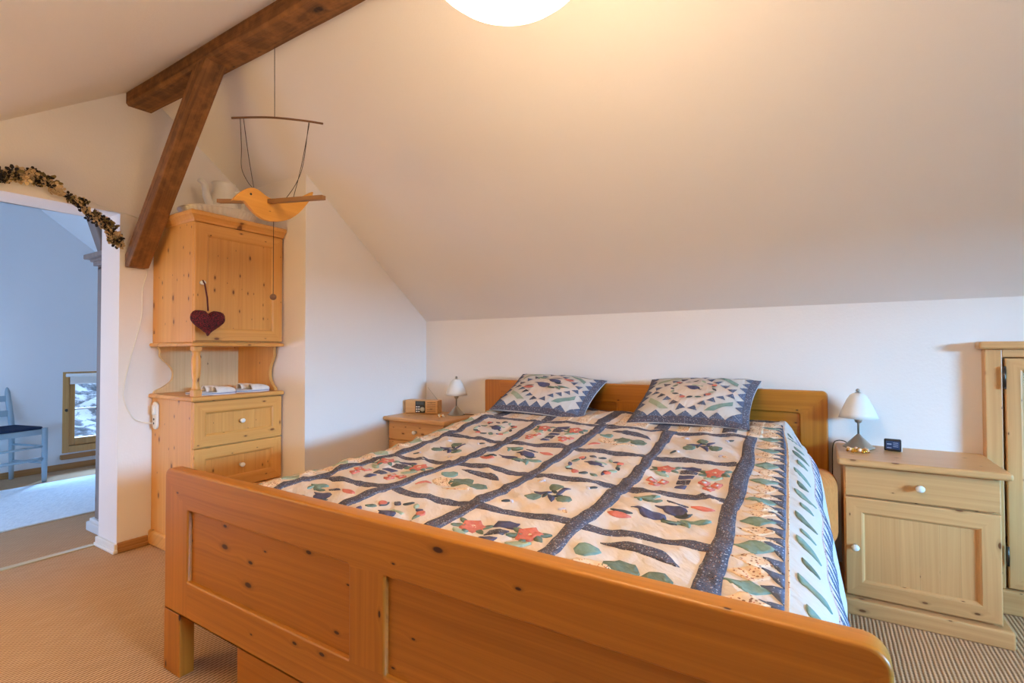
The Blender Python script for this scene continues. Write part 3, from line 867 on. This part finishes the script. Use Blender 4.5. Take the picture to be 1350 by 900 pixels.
def bracelet(label, loc, s, n_, mats):
    r = thing('bracelet', label, 'bracelet', loc)
    for k in range(n_):
        a = 2*PI*k/n_
        b = BM(); lathe(b, [(.004, -.005), (.0075, -.0035), (.0075, .0035), (.004, .005)], (0, 0, 0), 10)
        o = obj('link', b, mats[k % len(mats)], r, (s*.030*math.cos(a), s*.016*math.sin(a), .0075+.003*(k % 3)))
        o.rotation_euler = (random.uniform(-.5, .5), 1.2+random.uniform(-.4, .4), a)
    return r
bracelet('small gold chain bracelet lying on the right nightstand before its lamp', (.128, 2.690, .645), 1.25, 18, [M['gold'], M['gold'], plain('rose_bead', srgb(236, 190, 150), .3)])
bracelet('tiny pale beaded bracelet lying on the far corner nightstand', (-2.21, 2.64, .645), .75, 12, [M['porcelain'], M['gold'], M['porcelain']])

# ------------------------------------------------------------------ corner cupboard
cu = thing('cupboard', 'tall pale pine corner cupboard with open shelf and two drawers', 'cupboard', (-2.812, 1.352, 0), PI/2)
W_, D_ = .508, .466                                     # local x = along the wall, local y = depth
obj('lower_body', box(BM(), 0, W_, .02, D_, .07, .832, .003), M['cupZ'], cu)
pb = BM(); box(pb, -.018, W_, -.02, D_, 0, .085, .014, 4)
obj('plinth', pb, M['cupX'], cu)
for z0, hgt in ((.584, .243), (.335, .243), (.092, .237)):
    d = obj('drawer', mitred(W_-.006, hgt, .02, .068, .003, z0, 0, .006), (M['cupX'], M['cupZ']), cu)
    obj('panel', box(BM(), .068, W_-.068, .0115, .02, z0+.062, z0+hgt-.062), M['cupstave'], d)
    porcelain_knob(d, W_/2, 0, z0+hgt/2, .95)
obj('counter', box(BM(), -.02, W_, -.024, D_, .833, .857, .009, 3), M['cupX'], cu)
def scroll(flip):
    pts = spline([(0, .03, 0), (0, .05, 0)], 1)
    return pts
zt0, zt1 = .857, 1.124
curve = [(.000, 0.), (.012, .06), (.05, .13), (.092, .26), (.100, .42), (.085, .56), (.05, .70), (.030, .80), (.032, .90), (.022, 1.)]
cv = [(p.x, zt0+(zt1-zt0)*p.y) for p in spline([(a, b, 0) for a, b in curve], 5)]
bp = prism(BM(), cv+[(W_-.02, zt1), (W_-.02, zt0)], D_-.022, D_-.002)
obj('back_panel', bp, pine('shelf_back_staves', srgb(238, 214, 168), srgb(214, 180, 128), 'Z', stave=.05, knots=.3), cu)
sb = BM(); n0 = len(cv)
vals = [(.045+.6*x, z) for x, z in cv]+[(D_-.002, zt1), (D_-.002, zt0)]
a = [sb.verts.new((W_-.022, y, z)) for y, z in vals]; b = [sb.verts.new((W_-.002, y, z)) for y, z in vals]
sb.faces.new(a); sb.faces.new(b[::-1])
for k in range(len(a)): sb.faces.new((a[k], b[k], b[(k+1) % len(a)], a[(k+1) % len(a)]))
bmesh.ops.recalc_face_normals(sb, faces=sb.faces)
obj('side_panel', sb, M['cupZ'], cu)
ps = BM(); box(ps, .0, .042, .0, .042, zt0, zt0+.035, .003); box(ps, .0, .042, .0, .042, zt1-.025, zt1, .003)
lathe(ps, [(.019, zt0+.03), (.02, zt0+.045), (.017, zt0+.055), (.016, zt0+.075), (.021, zt0+.12), (.0235, zt0+.165), (.022, zt0+.2), (.017, zt0+.225), (.0205, zt0+.232), (.0205, zt0+.245)], (.021, .021, 0), 24)
obj('turned_post', ps, M['cupZ'], cu)
obj('shelf_board', box(BM(), -.018, W_, -.02, D_, 1.124, 1.144, .008, 3), M['cupX'], cu)
obj('upper_body', box(BM(), 0, W_, .02, D_, 1.144, 1.792, .003), M['cupZ'], cu)
dd = obj('door', mitred(W_-.006, .632, .02, .07, .003, 1.154, 0, .005), (M['cupX'], M['cupZ']), cu)
obj('panel', box(BM(), .07, W_-.07, .0105, .02, 1.22, 1.722), M['cupstave'], dd)
porcelain_knob(dd, .034, 0, 1.463, .95)
cr = BM(); cp = [(.0, 1.788), (.006, 1.79), (.010, 1.80), (.022, 1.812), (.034, 1.82), (.036, 1.834), (.030, 1.842)]
rings = []
for o_, z_ in cp: rings.append([cr.verts.new(p) for p in ((W_, -o_, z_), (-o_, -o_, z_), (-o_, D_, z_), (W_, D_, z_))])
for a, b in zip(rings, rings[1:]):
    for k in range(4): cr.faces.new((a[k], a[(k+1) % 4], b[(k+1) % 4], b[k]))
cr.faces.new(rings[0]); cr.faces.new(rings[-1][::-1]); bmesh.ops.recalc_face_normals(cr, faces=cr.faces)
obj('cornice', cr, M['cupX'], cu)

# wall socket on the cupboard flank, with plug
so = thing('power_socket', 'cream double socket on the flank of the corner cupboard', 'socket', (-3.215, 1.351, .735))
ob = BM(); P = rrect(-.028, .028, -.078, .078, .027, 6); prism(ob, P, -.012, 0, .003)
obj('plate', ob, M['white_plastic'], so)
obj('rocker', box(BM(), -.016, .014, -.022, -.011, .005, .058, .004), M['white_plastic'], so)
for dz in (-.022, -.045): obj('socket_hole', lathe(BM(), [(.0065, .0), (.0065, .0135)], (-.006, 0, dz), 14, 'Y'), M['black'], so)

# slippers on the open shelf
sole_m = plain('slipper_sole', srgb(214, 212, 214), .6); up_m = fabric('slipper_cloth', srgb(238, 234, 230), srgb(222, 212, 204), 40, .5)
def slipper(loc, rz, label):
    r = thing('slipper', label, 'slipper', loc, rz, 'white slippers on the cupboard shelf')
    def outline(s=1.):
        return [(.102*s*math.cos(a), .037*s*math.sin(a)*(1+.22*math.cos(a)-.10*math.cos(2*a))) for a in [2*PI*k/28 for k in range(28)]]
    b = BM(); lo = [b.verts.new((x, y, 0)) for x, y in outline()]; hi = [b.verts.new((x, y, .014)) for x, y in outline(1.0)]
    b.faces.new(lo[::-1]); b.faces.new(hi)
    for k in range(28): b.faces.new((lo[k], lo[(k+1) % 28], hi[(k+1) % 28], hi[k]))
    s = obj('sole', b, sole_m, r)
    b = BM(); o1 = outline(1.012); a0 = [b.verts.new((x, y, .006)) for x, y in o1]; a1 = [b.verts.new((x, y, .009)) for x, y in o1]
    for k in range(28): b.faces.new((a0[k], a0[(k+1) % 28], a1[(k+1) % 28], a1[k]))
    obj('sole_stripe', b, plain('slipper_blue_stripe', srgb(92, 108, 150), .6), s)
    b = BM(); rows = []
    for i in range(9):
        x = -.012+.110*i/8; half = .039*math.sqrt(max(.02, 1-((x-.03)/.078)**2)) if x > .03 else .039
        hgt = .034*math.sqrt(max(.05, 1-((x-.008)/.100)**2))
        rows.append([b.verts.new((x, half*math.cos(PI*k/10), .012+hgt*math.sin(PI*k/10))) for k in range(11)])
    for p, q_ in zip(rows, rows[1:]):
        for k in range(10):
            f = b.faces.new((p[k], p[k+1], q_[k+1], q_[k])); f.smooth = True
    u = obj('upper', b, up_m, r); m_ = u.modifiers.new('t', 'SOLIDIFY'); m_.thickness = .004
    return r
for x, y, rz, lb in ((-2.880, 1.505, 82, 'white slipper at the front of the cupboard shelf, nearest the turned post'), (-2.985, 1.50, 84, 'white slipper behind the front one nearest the turned post'),
                     (-2.895, 1.715, 80, 'white slipper at the front of the cupboard shelf, farther from the turned post'), (-3.000, 1.71, 83, 'white slipper at the back of the cupboard shelf, farther from the turned post')):
    slipper((x, y, .857), math.radians(rz), lb)

# heart on the cupboard door knob
ht = thing('heart_ornament', 'dark red wicker heart hanging from the cupboard door knob', 'ornament', (-2.782, 1.386, 1.26))
hb_ = BM(); N = 40
def heart(t): return 16*math.sin(t)**3/16, (13*math.cos(t)-4.4*math.cos(2*t)-1.9*math.cos(3*t)-.85*math.cos(4*t))/15.5
rows = []
for j in range(11):
    ph = -PI/2+PI*j/10; rr = math.cos(ph)**.7 if 0 < j < 10 else .02
    row = []
    for k in range(N):
        hx, hz = heart(2*PI*k/N); nn = .004*noise.noise(Vector((k*.9, j*1.1, 2)))
        row.append(hb_.verts.new((.040+.032*math.sin(ph)+nn, (.088*rr+nn)*hx, .075*rr*hz-.004+nn)))
    rows.append(row)
for p, q_ in zip(rows, rows[1:]):
    for k in range(N):
        hb_.faces.new((p[k], p[(k+1) % N], q_[(k+1) % N], q_[k]))
hb_.faces.new(rows[0][::-1]); hb_.faces.new(rows[-1]); bmesh.ops.recalc_face_normals(hb_, faces=hb_.faces)
mh, nth, bh = new_mat('red_wicker'); g = G(nth); o_, x_, y_, z_ = g.coords()
vo = g.n('ShaderNodeTexVoronoi'); g.link(o_, vo.inputs['Vector']); vo.inputs['Scale'].default_value = 190
g.link(g.mix(g.range(vo.outputs['Distance'], .1, .6), srgb(150, 26, 40), srgb(48, 4, 12)), bh.inputs['Base Color']); bh.inputs['Roughness'].default_value = .8
g.link(g.bump(vo.outputs['Distance'], -1., .006), bh.inputs['Normal'])
obj('heart', hb_, mh, ht)
obj('ribbon', tube(BM(), [(.040, 0, .05), (.030, 0, .12), (.006, -.001, .195), (-.008, -.004, .214)], .004, 8), plain('dark_red_ribbon', srgb(92, 16, 28), .7), ht)

# dish and jug on top of the cupboard
pd = BM(); nseg = 96
def ring(r, z, flute=0.): return [pd.verts.new((r*(1+flute*(k % 2))*math.cos(2*PI*k/nseg), r*(1+flute*(k % 2))*math.sin(2*PI*k/nseg), z)) for k in range(nseg)]
rg = [ring(.14, 0), ring(.165, .004), ring(.180, .03, .02), ring(.194, .058, .02), ring(.202, .062), ring(.200, .066), ring(.186, .060, .02), ring(.170, .03, .02), ring(.155, .012), ring(.12, .009)]
for a, b in zip(rg, rg[1:]):
    for k in range(nseg): pd.faces.new((a[k], a[(k+1) % nseg], b[(k+1) % nseg], b[k]))
pd.faces.new(rg[0][::-1]); pd.faces.new(rg[-1])
tag(obj('baking_dish', pd, M['ceramic'], None, (-3.015, 1.575, 1.842)), 'round white fluted baking dish on top of the corner cupboard', 'dish')
jg = thing('jug', 'white ceramic jug with a curved spout on top of the corner cupboard', 'jug', (-3.040, 1.620, 1.854))
jb = BM(); lathe(jb, [(.05, -.003), (.062, 0), (.074, .05), (.078, .10), (.07, .16), (.058, .205), (.06, .235), (.064, .245), (.06, .245), (.054, .205), (.064, .16), (.05, .02)], n=36)
obj('body', jb, M['ceramic'], jg)
obj('spout', tube(BM(), spline([(-.0, -.045, .07), (-.0, -.085, .12), (0, -.10, .17), (0, -.112, .215), (.0, -.14, .235)], 6), [.026]*6+[.022]*6+[.018]*6+[.015]*7, 14), M['ceramic'], jg)
obj('handle', tube(BM(), spline([(0, .055, .20), (0, .105, .21), (0, .12, .15), (0, .10, .08), (0, .07, .05)], 6), .009, 10), M['ceramic'], jg)

# ------------------------------------------------------------------ bird mobile
mbx, mby, z0 = -2.085, 1.330, 1.76
mb_ = thing('bird_mobile', 'wooden bird mobile hanging by a string from the ridge beam', 'mobile', (mbx, mby, z0))
def wp(x, y, z): return (x-mbx, y-mby, z-z0)
obj('stick', tube(BM(), [wp(*p) for p in spline([(-2.222, 1.216, 2.135), (-2.16, 1.27, 2.144), (-2.085, 1.334, 2.149), (-1.99, 1.416, 2.144), (-1.927, 1.47, 2.136)], 6)], .0048, 8), M['stick'], mb_)
for pts in ([(-2.085, 1.334, 2.149), (-2.085, 1.332, 2.47)],
            [(-2.195, 1.24, 2.137), (-2.175, 1.235, 2.0), (-2.150, 1.222, 1.90), (-2.11, 1.225, 1.835), (-2.085, 1.237, 1.802)],
            [(-2.185, 1.249, 2.137), (-2.14, 1.245, 1.97), (-2.085, 1.24, 1.802)],
            [(-2.085, 1.242, 1.802), (-2.085, 1.262, 1.798), (-2.085, 1.296, 1.778)],
            [(-1.975, 1.43, 2.142), (-2.02, 1.435, 1.96), (-2.06, 1.425, 1.87), (-2.085, 1.386, 1.79)],
            [(-1.972, 1.433, 2.142), (-2.03, 1.432, 1.95), (-2.085, 1.428, 1.805)],
            [(-2.085, 1.332, 1.684), (-2.085, 1.332, 1.352)]):
    obj('string', tube(BM(), [wp(*p) for p in spline(pts, 5)], .0014, 6), M['darkstring'], mb_)
obj('pull_bead', ball(BM(), wp(-2.085, 1.332, 1.340), .014, 16), M['stick'], mb_)
# body outline in the YZ plane, beak towards the room's front
from_px = [(1.144, 1.727), (1.160, 1.750), (1.184, 1.775), (1.208, 1.794), (1.236, 1.803), (1.262, 1.798), (1.290, 1.784), (1.315, 1.777), (1.350, 1.780), (1.390, 1.790), (1.435, 1.808), (1.485, 1.836), (1.528, 1.865),
           (1.524, 1.838), (1.505, 1.808), (1.470, 1.762), (1.440, 1.731), (1.400, 1.702), (1.360, 1.685), (1.320, 1.676), (1.280, 1.677), (1.252, 1.688), (1.228, 1.704), (1.208, 1.722), (1.192, 1.736), (1.168, 1.731)]
bo = [(p.x, p.y) for p in spline([(a-mby, b-z0, 0) for a, b in from_px], 3)]
bb_ = prism(BM(), bo, -.009, .009, .002); bb_.transform(Matrix.Rotation(PI/2, 4, 'Z'))
obj('body', bb_, M['birdY'], mb_)
obj('eye', lathe(BM(), [(.005, -.0105), (.005, .0105)], wp(mbx, 1.221, 1.772), 10, 'X'), M['black'], mb_)
def slat(a, b2, hw_):
    b = BM(); A, B = Vector(a), Vector(b2); d = (B-A); s_ = Vector((-d.y, d.x, 0)).normalized()*hw_; up_ = Vector((0, 0, .0085))
    vs = [b.verts.new(p+sg*s_+u*up_) for p in (A, B) for sg in (-1, 1) for u in (-1, 1)]
    bmesh.ops.convex_hull(b, input=vs); bmesh.ops.recalc_face_normals(b, faces=b.faces)
    return obj('wing', b, M['wingwood'], mb_)
slat(wp(mbx+.010, 1.306, 1.761), wp(mbx+.328, 1.345, 1.737), .011)
slat(wp(mbx-.010, 1.303, 1.763), wp(mbx-.328, 1.264, 1.806), .011)

# ------------------------------------------------------------------ garland and its cable
gl = thing('flower_garland', 'dried garland of black and cream flowers over the wide opening', 'garland', (-3.268, .8, 1.93))
gpts = [(.30, 1.80), (.45, 1.87), (.60, 1.905), (.71, 1.918), (.76, 1.935), (.81, 1.948), (.87, 1.932), (.93, 1.895), (.985, 1.878), (1.02, 1.842), (1.07, 1.800), (1.12, 1.775), (1.145, 1.745), (1.155, 1.705), (1.165, 1.695)]
gpath = spline([(0, y-.8, z-1.93) for y, z in gpts], 10)
obj('vine', tube(BM(), gpath, .006, 8), plain('vine', srgb(96, 78, 44), .8), gl)
dark_f = plain('black_petals', srgb(34, 26, 28), .7); pale_f = plain('cream_petals', srgb(214, 184, 140), .7); olive = plain('olive_leaf', srgb(128, 108, 62), .7)
def flower_mesh(n_, r_, cup):
    b = BM()
    for k in range(n_):
        a = 2*PI*k/n_; vs = []
        for u, v_ in ((.15, 0), (.6, -.38), (1, -.2), (1.05, .0), (1, .2), (.6, .38)):
            x, y = u*r_, v_*r_
            vs.append(b.verts.new((r_*cup*u*u, x*math.cos(a)-y*math.sin(a), x*math.sin(a)+y*math.cos(a))))
        b.faces.new(vs)
    ball(b, (.002, 0, 0), r_*.24, 8)
    r = bmesh.ops.solidify(b, geom=b.faces[:], thickness=.0015)
    me = bpy.data.meshes.new('flower'); b.to_mesh(me); b.free(); return me
fm = [flower_mesh(5, .021, .5), flower_mesh(5, .022, .35), flower_mesh(3, .024, .7)]
for me, m_ in zip(fm, (dark_f, pale_f, olive)): me.materials.append(m_)
random.seed(5)
npt = len(gpath)
for k in range(150):
    i = random.random()*(npt-1); p = gpath[int(i)]
    t = k % 5
    kind = 0 if t in (0, 2) else (1 if t in (1, 3) else 2)
    o = bpy.data.objects.new(('flower', 'flower', 'leaf')[kind], fm[kind]); COL.objects.link(o); o.parent = gl
    o.location = p+Vector((.016+random.random()*.016, random.uniform(-.02, .02), random.uniform(-.026, .026)))
    o.rotation_euler = (random.uniform(0, 6), random.uniform(-.7, .7), random.uniform(-.8, .8)); s_ = random.uniform(.82, 1.18); o.scale = (s_,)*3
cb_ = BM()
xw = XL+.004
tube(cb_, spline([(xw, 1.0, 1.90), (xw, 1.07, 1.885), (xw, 1.15, 1.862), (xw, 1.22, 1.862), (xw, 1.30, 1.840), (xw, 1.330, 1.79), (xw, 1.331, 1.60), (xw, 1.30, 1.45), (xw, 1.294, 1.28), (xw, 1.25, 1.08), (xw, 1.215, .90), (xw, 1.225, .80), (xw+.005, 1.265, .72), (xw+.03, 1.315, .695), (-3.221, 1.332, .692)], 8), .003, 8)
pc = thing('power_cable', 'thin pale cable running from the garland down to the cupboard socket', 'cable', (XL, 1.2, 1.3))
obj('wire', shift(cb_, (XL, 1.2, 1.3)), M['white_plastic'], pc)
obj('plug', shift(lathe(BM(), [(.006, -.02), (.011, -.01), (.011, 0.0)], (-3.221, 1.338, .692), 14, 'Y'), (XL, 1.2, 1.3)), M['white_plastic'], pc)

# ------------------------------------------------------------------ paper lantern
lc = Vector((-.505, .80, 1.96)); LR, LH = .202, .197
ln = thing('paper_lantern', 'large round white paper pendant lantern glowing under the ceiling', 'lamp', lc)
pl = BM(); rings = []; NV = 66; NU = 64
for j in range(NV+1):
    ph = -PI/2+.13+(PI-.26)*j/NV; bulge = 1+.010*abs(math.sin(ph*22))
    rings.append([pl.verts.new((LR*bulge*math.cos(ph)*math.cos(2*PI*k/NU), LR*bulge*math.cos(ph)*math.sin(2*PI*k/NU), LH*bulge*math.sin(ph))) for k in range(NU)])
for a, b in zip(rings, rings[1:]):
    for k in range(NU):
        f = pl.faces.new((a[k], a[(k+1) % NU], b[(k+1) % NU], b[k])); f.smooth = True
mp, ntp, bp_ = new_mat('glowing_paper'); g = G(ntp); o_, x_, y_, z_ = g.coords()
bp_.inputs['Base Color'].default_value = (.85, .8, .7, 1)
el = g.math('ARCTANGENT', g.math('DIVIDE', z_, g.math('POWER', g.math('ADD', g.math('MULTIPLY', x_, x_), g.math('MULTIPLY', y_, y_)), .5)))
rib = g.math('ABSOLUTE', g.math('SINE', g.math('MULTIPLY', el, 22.)))
az = g.math('SINE', g.math('MULTIPLY', g.math('ARCTAN2', y_, x_), 9.))
LAMP_E = 20
str_ = g.math('MULTIPLY', g.range(rib, .06, .2, .045, 1.), g.range(az, .97, 1., 1., .06))
g.link(g.math('MULTIPLY', str_, LAMP_E), bp_.inputs['Emission Strength'])
bp_.inputs['Emission Color'].default_value = (1, .74, .44, 1)
obj('paper_shade', pl, mp, ln)
ct = slopeL(lc.y)
obj('cord', tube(BM(), [(0, 0, LH*.98), (0, 0, ct-lc.z+.005)], .003, 8), M['white_plastic'], ln)

# ------------------------------------------------------------------ knee-wall cupboard at right
rc = thing('wall_cupboard', 'pine cupboard with cane door built against the back wall at right', 'cupboard', (.587, 2.872, 0))
fw_ = BM(); box(fw_, 0, .055, 0, .055, .10, 1.10, .004); box(fw_, .70, .755, 0, .055, .10, 1.10, .004); 
box(fw_, .055, .70, 0.0, .055, 1.066, 1.10, .002, 2, 1); 
obj('frame', fw_, (M['pineZ'], M['pineX']), rc)
obj('back', box(BM(), .05, .705, .04, .054, .1, 1.07), M['stave'], rc)
cn = BM(); box(cn, -.022, .78, -.025, .056, 1.10, 1.132, .010, 3)
obj('cornice', cn, M['pineX'], rc)
pb = BM(); box(pb, -.01, .765, -.02, .055, 0, .10, .008, 3)
obj('plinth', pb, M['pineX'], rc)
dr = obj('door', mitred(.635, .955, .022, .058, .062, .106, -.006, .008), (M['pineX'], M['pineZ']), rc)
mc, ntc, bc = new_mat('cane_weave'); g = G(ntc); o_, x_, y_, z_ = g.coords()
s1 = g.math('SINE', g.math('MULTIPLY', x_, 2*PI/.011)); s2 = g.math('SINE', g.math('MULTIPLY', z_, 2*PI/.011))
g.link(g.mix(g.math('GREATER_THAN', g.math('MULTIPLY', g.math('ADD', s1, 1), g.math('ADD', s2, 1)), 1.5), srgb(222, 208, 184), srgb(44, 40, 38)), bc.inputs['Base Color'])
obj('cane_panel', box(BM(), .12, .64, .007, .012, .165, 1.0), mc, dr)
hg = BM()
tube(hg, [(.058, -.012, .94), (.058, -.012, 1.02)], .0055, 10); ball(hg, (.058, -.012, 1.022), .006, 10); ball(hg, (.058, -.012, .938), .006, 10)
obj('hinge', hg, M['metal_dark'], dr)
hg = BM(); tube(hg, [(.058, -.012, .20), (.058, -.012, .28)], .0055, 10)
obj('hinge', hg, M['metal_dark'], dr)

# ------------------------------------------------------------------ next room
wd = thing('narrow_cupboard', 'tall narrow grey wooden cupboard with cornice seen through the opening', 'cupboard', (-3.68, 1.27, 0))
obj('body', box(BM(), -.135, .155, 0, .55, .06, 1.62, .004), M['greywood'], wd)
cn = BM()
for k, (o_, z_) in enumerate(((.0, 1.60), (.018, 1.625), (.03, 1.65), (.055, 1.665))): box(cn, -.135-o_, .155, -o_, .56, z_, z_+.03, .006)
obj('cornice', cn, M['greywood'], wd)
pb = BM(); box(pb, -.18, .155, -.03, .56, 0, .055, .008, 3); box(pb, -.165, .155, -.018, .555, .05, .075, .008, 3)
obj('plinth', pb, plain('lit_plinth', srgb(216, 214, 212), .5), wd)  # pale tone puts the daylight falling on the plinth into its colour

ch = thing('dining_chair', 'pale blue ladder-back chair with dark seat by the low window', 'chair', (-5.712, 1.268, 0), math.radians(105))
cm = plain('blue_grey_paint', srgb(152, 170, 180), .5)
# local: x right of sitter.. front is -y
def leg(name, x, y, top, lean=0., r0=.016, r1=.02):
    b = BM(); n_ = 6
    pts = [(x, y+lean*max(0, (t-.45))**1.15, t) for t in [top*k/10 for k in range(11)]]
    tube(b, pts, [r0+(r1-r0)*min(1, k/4) for k in range(11)], 12); return obj(name, b, cm, ch)
sw, sd = .20, .19
leg('leg', -sw, -sd, .455); leg('leg', sw, -sd, .455)
leg('back_post', -sw+.02, sd, .90, .28); leg('back_post', sw-.02, sd, .90, .28)
obj('seat_frame', box(BM(), -sw, sw, -sd, sd, .40, .445, .008), cm, ch)
sp = BM(); box(sp, -sw+.005, sw-.005, -sd+.01, sd-.02, .443, .468, .012, 3)
obj('seat', sp, fabric('dark_blue_seat', srgb(46, 58, 84), srgb(36, 46, 70), 60, .5), ch)
for z_ in (.565, .69, .83):
    b = BM(); rows = []
    for k in range(11):
        x = -sw+.03+(2*sw-.06)*k/10; y = sd+.28*max(0, z_-.45)**1.15+.025*(1-(k/5-1)**2); h = .026+(.014*(1-(k/5-1)**2) if z_ > .8 else 0)
        rows.append([b.verts.new(p) for p in ((x, y-.007, z_-.024), (x, y+.007, z_-.024), (x, y+.007, z_+h), (x, y-.007, z_+h))])
    for p, q_ in zip(rows, rows[1:]):
        for k in range(4): b.faces.new((p[k], p[(k+1) % 4], q_[(k+1) % 4], q_[k]))
    b.faces.new(rows[0]); b.faces.new(rows[-1][::-1]); bmesh.ops.recalc_face_normals(b, faces=b.faces)
    obj('slat', b, cm, ch)
for p in (((-sw, -sd, .20), (sw, -sd, .20)), ((-sw, -sd, .30), (sw, -sd, .30)), ((sw, -sd, .16), (sw-.02, sd, .16)), ((sw, -sd, .30), (sw-.02, sd, .30)), ((-sw, -sd, .16), (-sw+.02, sd, .16)), ((-sw, -sd, .30), (-sw+.02, sd, .30))):
    obj('stretcher', tube(BM(), p, .009 if p[0][2] != .20 else .014, 10), cm, ch)

rg_ = BM(); box(rg_, -5.48, -4.24, .1, 2.3, 0, .010, .003)
rl = (-4.9, 1.2, 0)
tag(obj('rug', shift(rg_, rl), fabric('pale_rug', srgb(232, 238, 242), srgb(214, 222, 228), 30, .6), None, rl), 'large pale woven rug on the floor beyond the opening', 'rug')

# snow outside the low window
sn = BM(); n_ = 60; gg = []
for j in range(n_+1):
    row = []
    for i in range(n_+1):
        x = -6.6-9*(j/n_); y = -1+9*i/n_
        z = -1.1+.24*(-6.6-x)+.35*noise.noise(Vector((x*.7, y*.7, 0)))+.16*noise.noise(Vector((x*2.5, y*2.5, 4)))
        row.append(sn.verts.new((x, y, z)))
    gg.append(row)
for j in range(n_):
    for i in range(n_):
        f = sn.faces.new((gg[j][i], gg[j][i+1], gg[j+1][i+1], gg[j+1][i])); f.smooth = True
bmesh.ops.recalc_face_normals(sn, faces=sn.faces)
ms, nts, bs = new_mat('snow_and_rock'); g = G(nts); o_, x_, y_, z_ = g.coords()
nz = g.noise(o_, 3.2, 5, .65).outputs['Fac']
g.link(g.ramp(nz, [(.38, srgb(70, 66, 66)), (.47, srgb(140, 140, 146)), (.53, srgb(240, 240, 244)), (1., srgb(250, 250, 252))]), bs.inputs['Base Color']); bs.inputs['Roughness'].default_value = .8
so_ = obj('snowy_garden', sn, ms); so_['kind'] = 'structure'

# ------------------------------------------------------------------ light
wl = bpy.data.worlds.new('sky'); sc.world = wl; wl.use_nodes = True
bgn = wl.node_tree.nodes['Background']; bgn.inputs[0].default_value = (.70, .85, 1, 1); bgn.inputs[1].default_value = .5

def area(name, loc, target, sx, sy, power, col, spread=PI):
    l = bpy.data.lights.new(name, 'AREA'); l.shape = 'RECTANGLE'; l.size = sx; l.size_y = sy; l.energy = power; l.color = col; l.spread = spread
    o = bpy.data.objects.new(name, l); COL.objects.link(o); o.location = loc
    o.rotation_euler = (Vector(target)-Vector(loc)).to_track_quat('-Z', 'Y').to_euler(); return o
DAY = (.24, .59, 1.0); DAY2 = (.27, .53, 1.0)
SKY_P, FAR_P, NEXT_P, FILL_P, SUN_P = 3800, 700, 54, 16, 5.0
area('daylight_right_horizon', (8.05, -.6, 1.95), (3.0, -.6, 1.7), 7.0, .7, 1550, DAY)
area('daylight_right_snow', (8.05, -.6, -.45), (3.2, .2, 1.2), 7.0, 1.7, 350, DAY)
area('daylight_right_sky', (8.0, -.6, 2.9), (3.0, -.6, 2.1), 7.0, 2.6, SKY_P, DAY)
area('daylight_far_sky', (-8.4, 2.6, 2.2), (-5, 1.6, .2), 3.0, 2.0, FAR_P, DAY2)
area('daylight_fill_next_room', (-4.75, YF+.05, .75), (-4.9, 2, .9), 1.6, .8, NEXT_P, DAY2)  # added area light at a solid wall, standing in for an unseen window
sl = bpy.data.lights.new('winter_sun', 'SUN'); sl.energy = SUN_P; sl.angle = math.radians(8); sl.color = DAY2
so2 = bpy.data.objects.new('winter_sun', sl); COL.objects.link(so2); so2.rotation_euler = Vector((.75, -.66, -.8)).to_track_quat('-Z', 'Y').to_euler()
def point_light(name, loc, power, col, r):
    l = bpy.data.lights.new(name, 'POINT'); l.energy = power; l.color = col; l.shadow_soft_size = r
    o = bpy.data.objects.new(name, l); COL.objects.link(o); o.location = loc; return o
WARM = (1, .66, .20)
point_light('warm_fill_left', (-2.75, -.1, 1.05), FILL_P, WARM, .25)  # unseen warm fill added to brighten the left side; no lamp stands here

sc.view_settings.view_transform = 'Standard'; sc.view_settings.look = 'None'
sc.view_settings.gamma = 1; sc.view_settings.use_curve_mapping = False
sc.view_settings.exposure = 0.28
sc.cycles.use_denoising = True
sc.cycles.max_bounces = 10; sc.cycles.diffuse_bounces = 6; sc.cycles.sample_clamp_indirect = 6
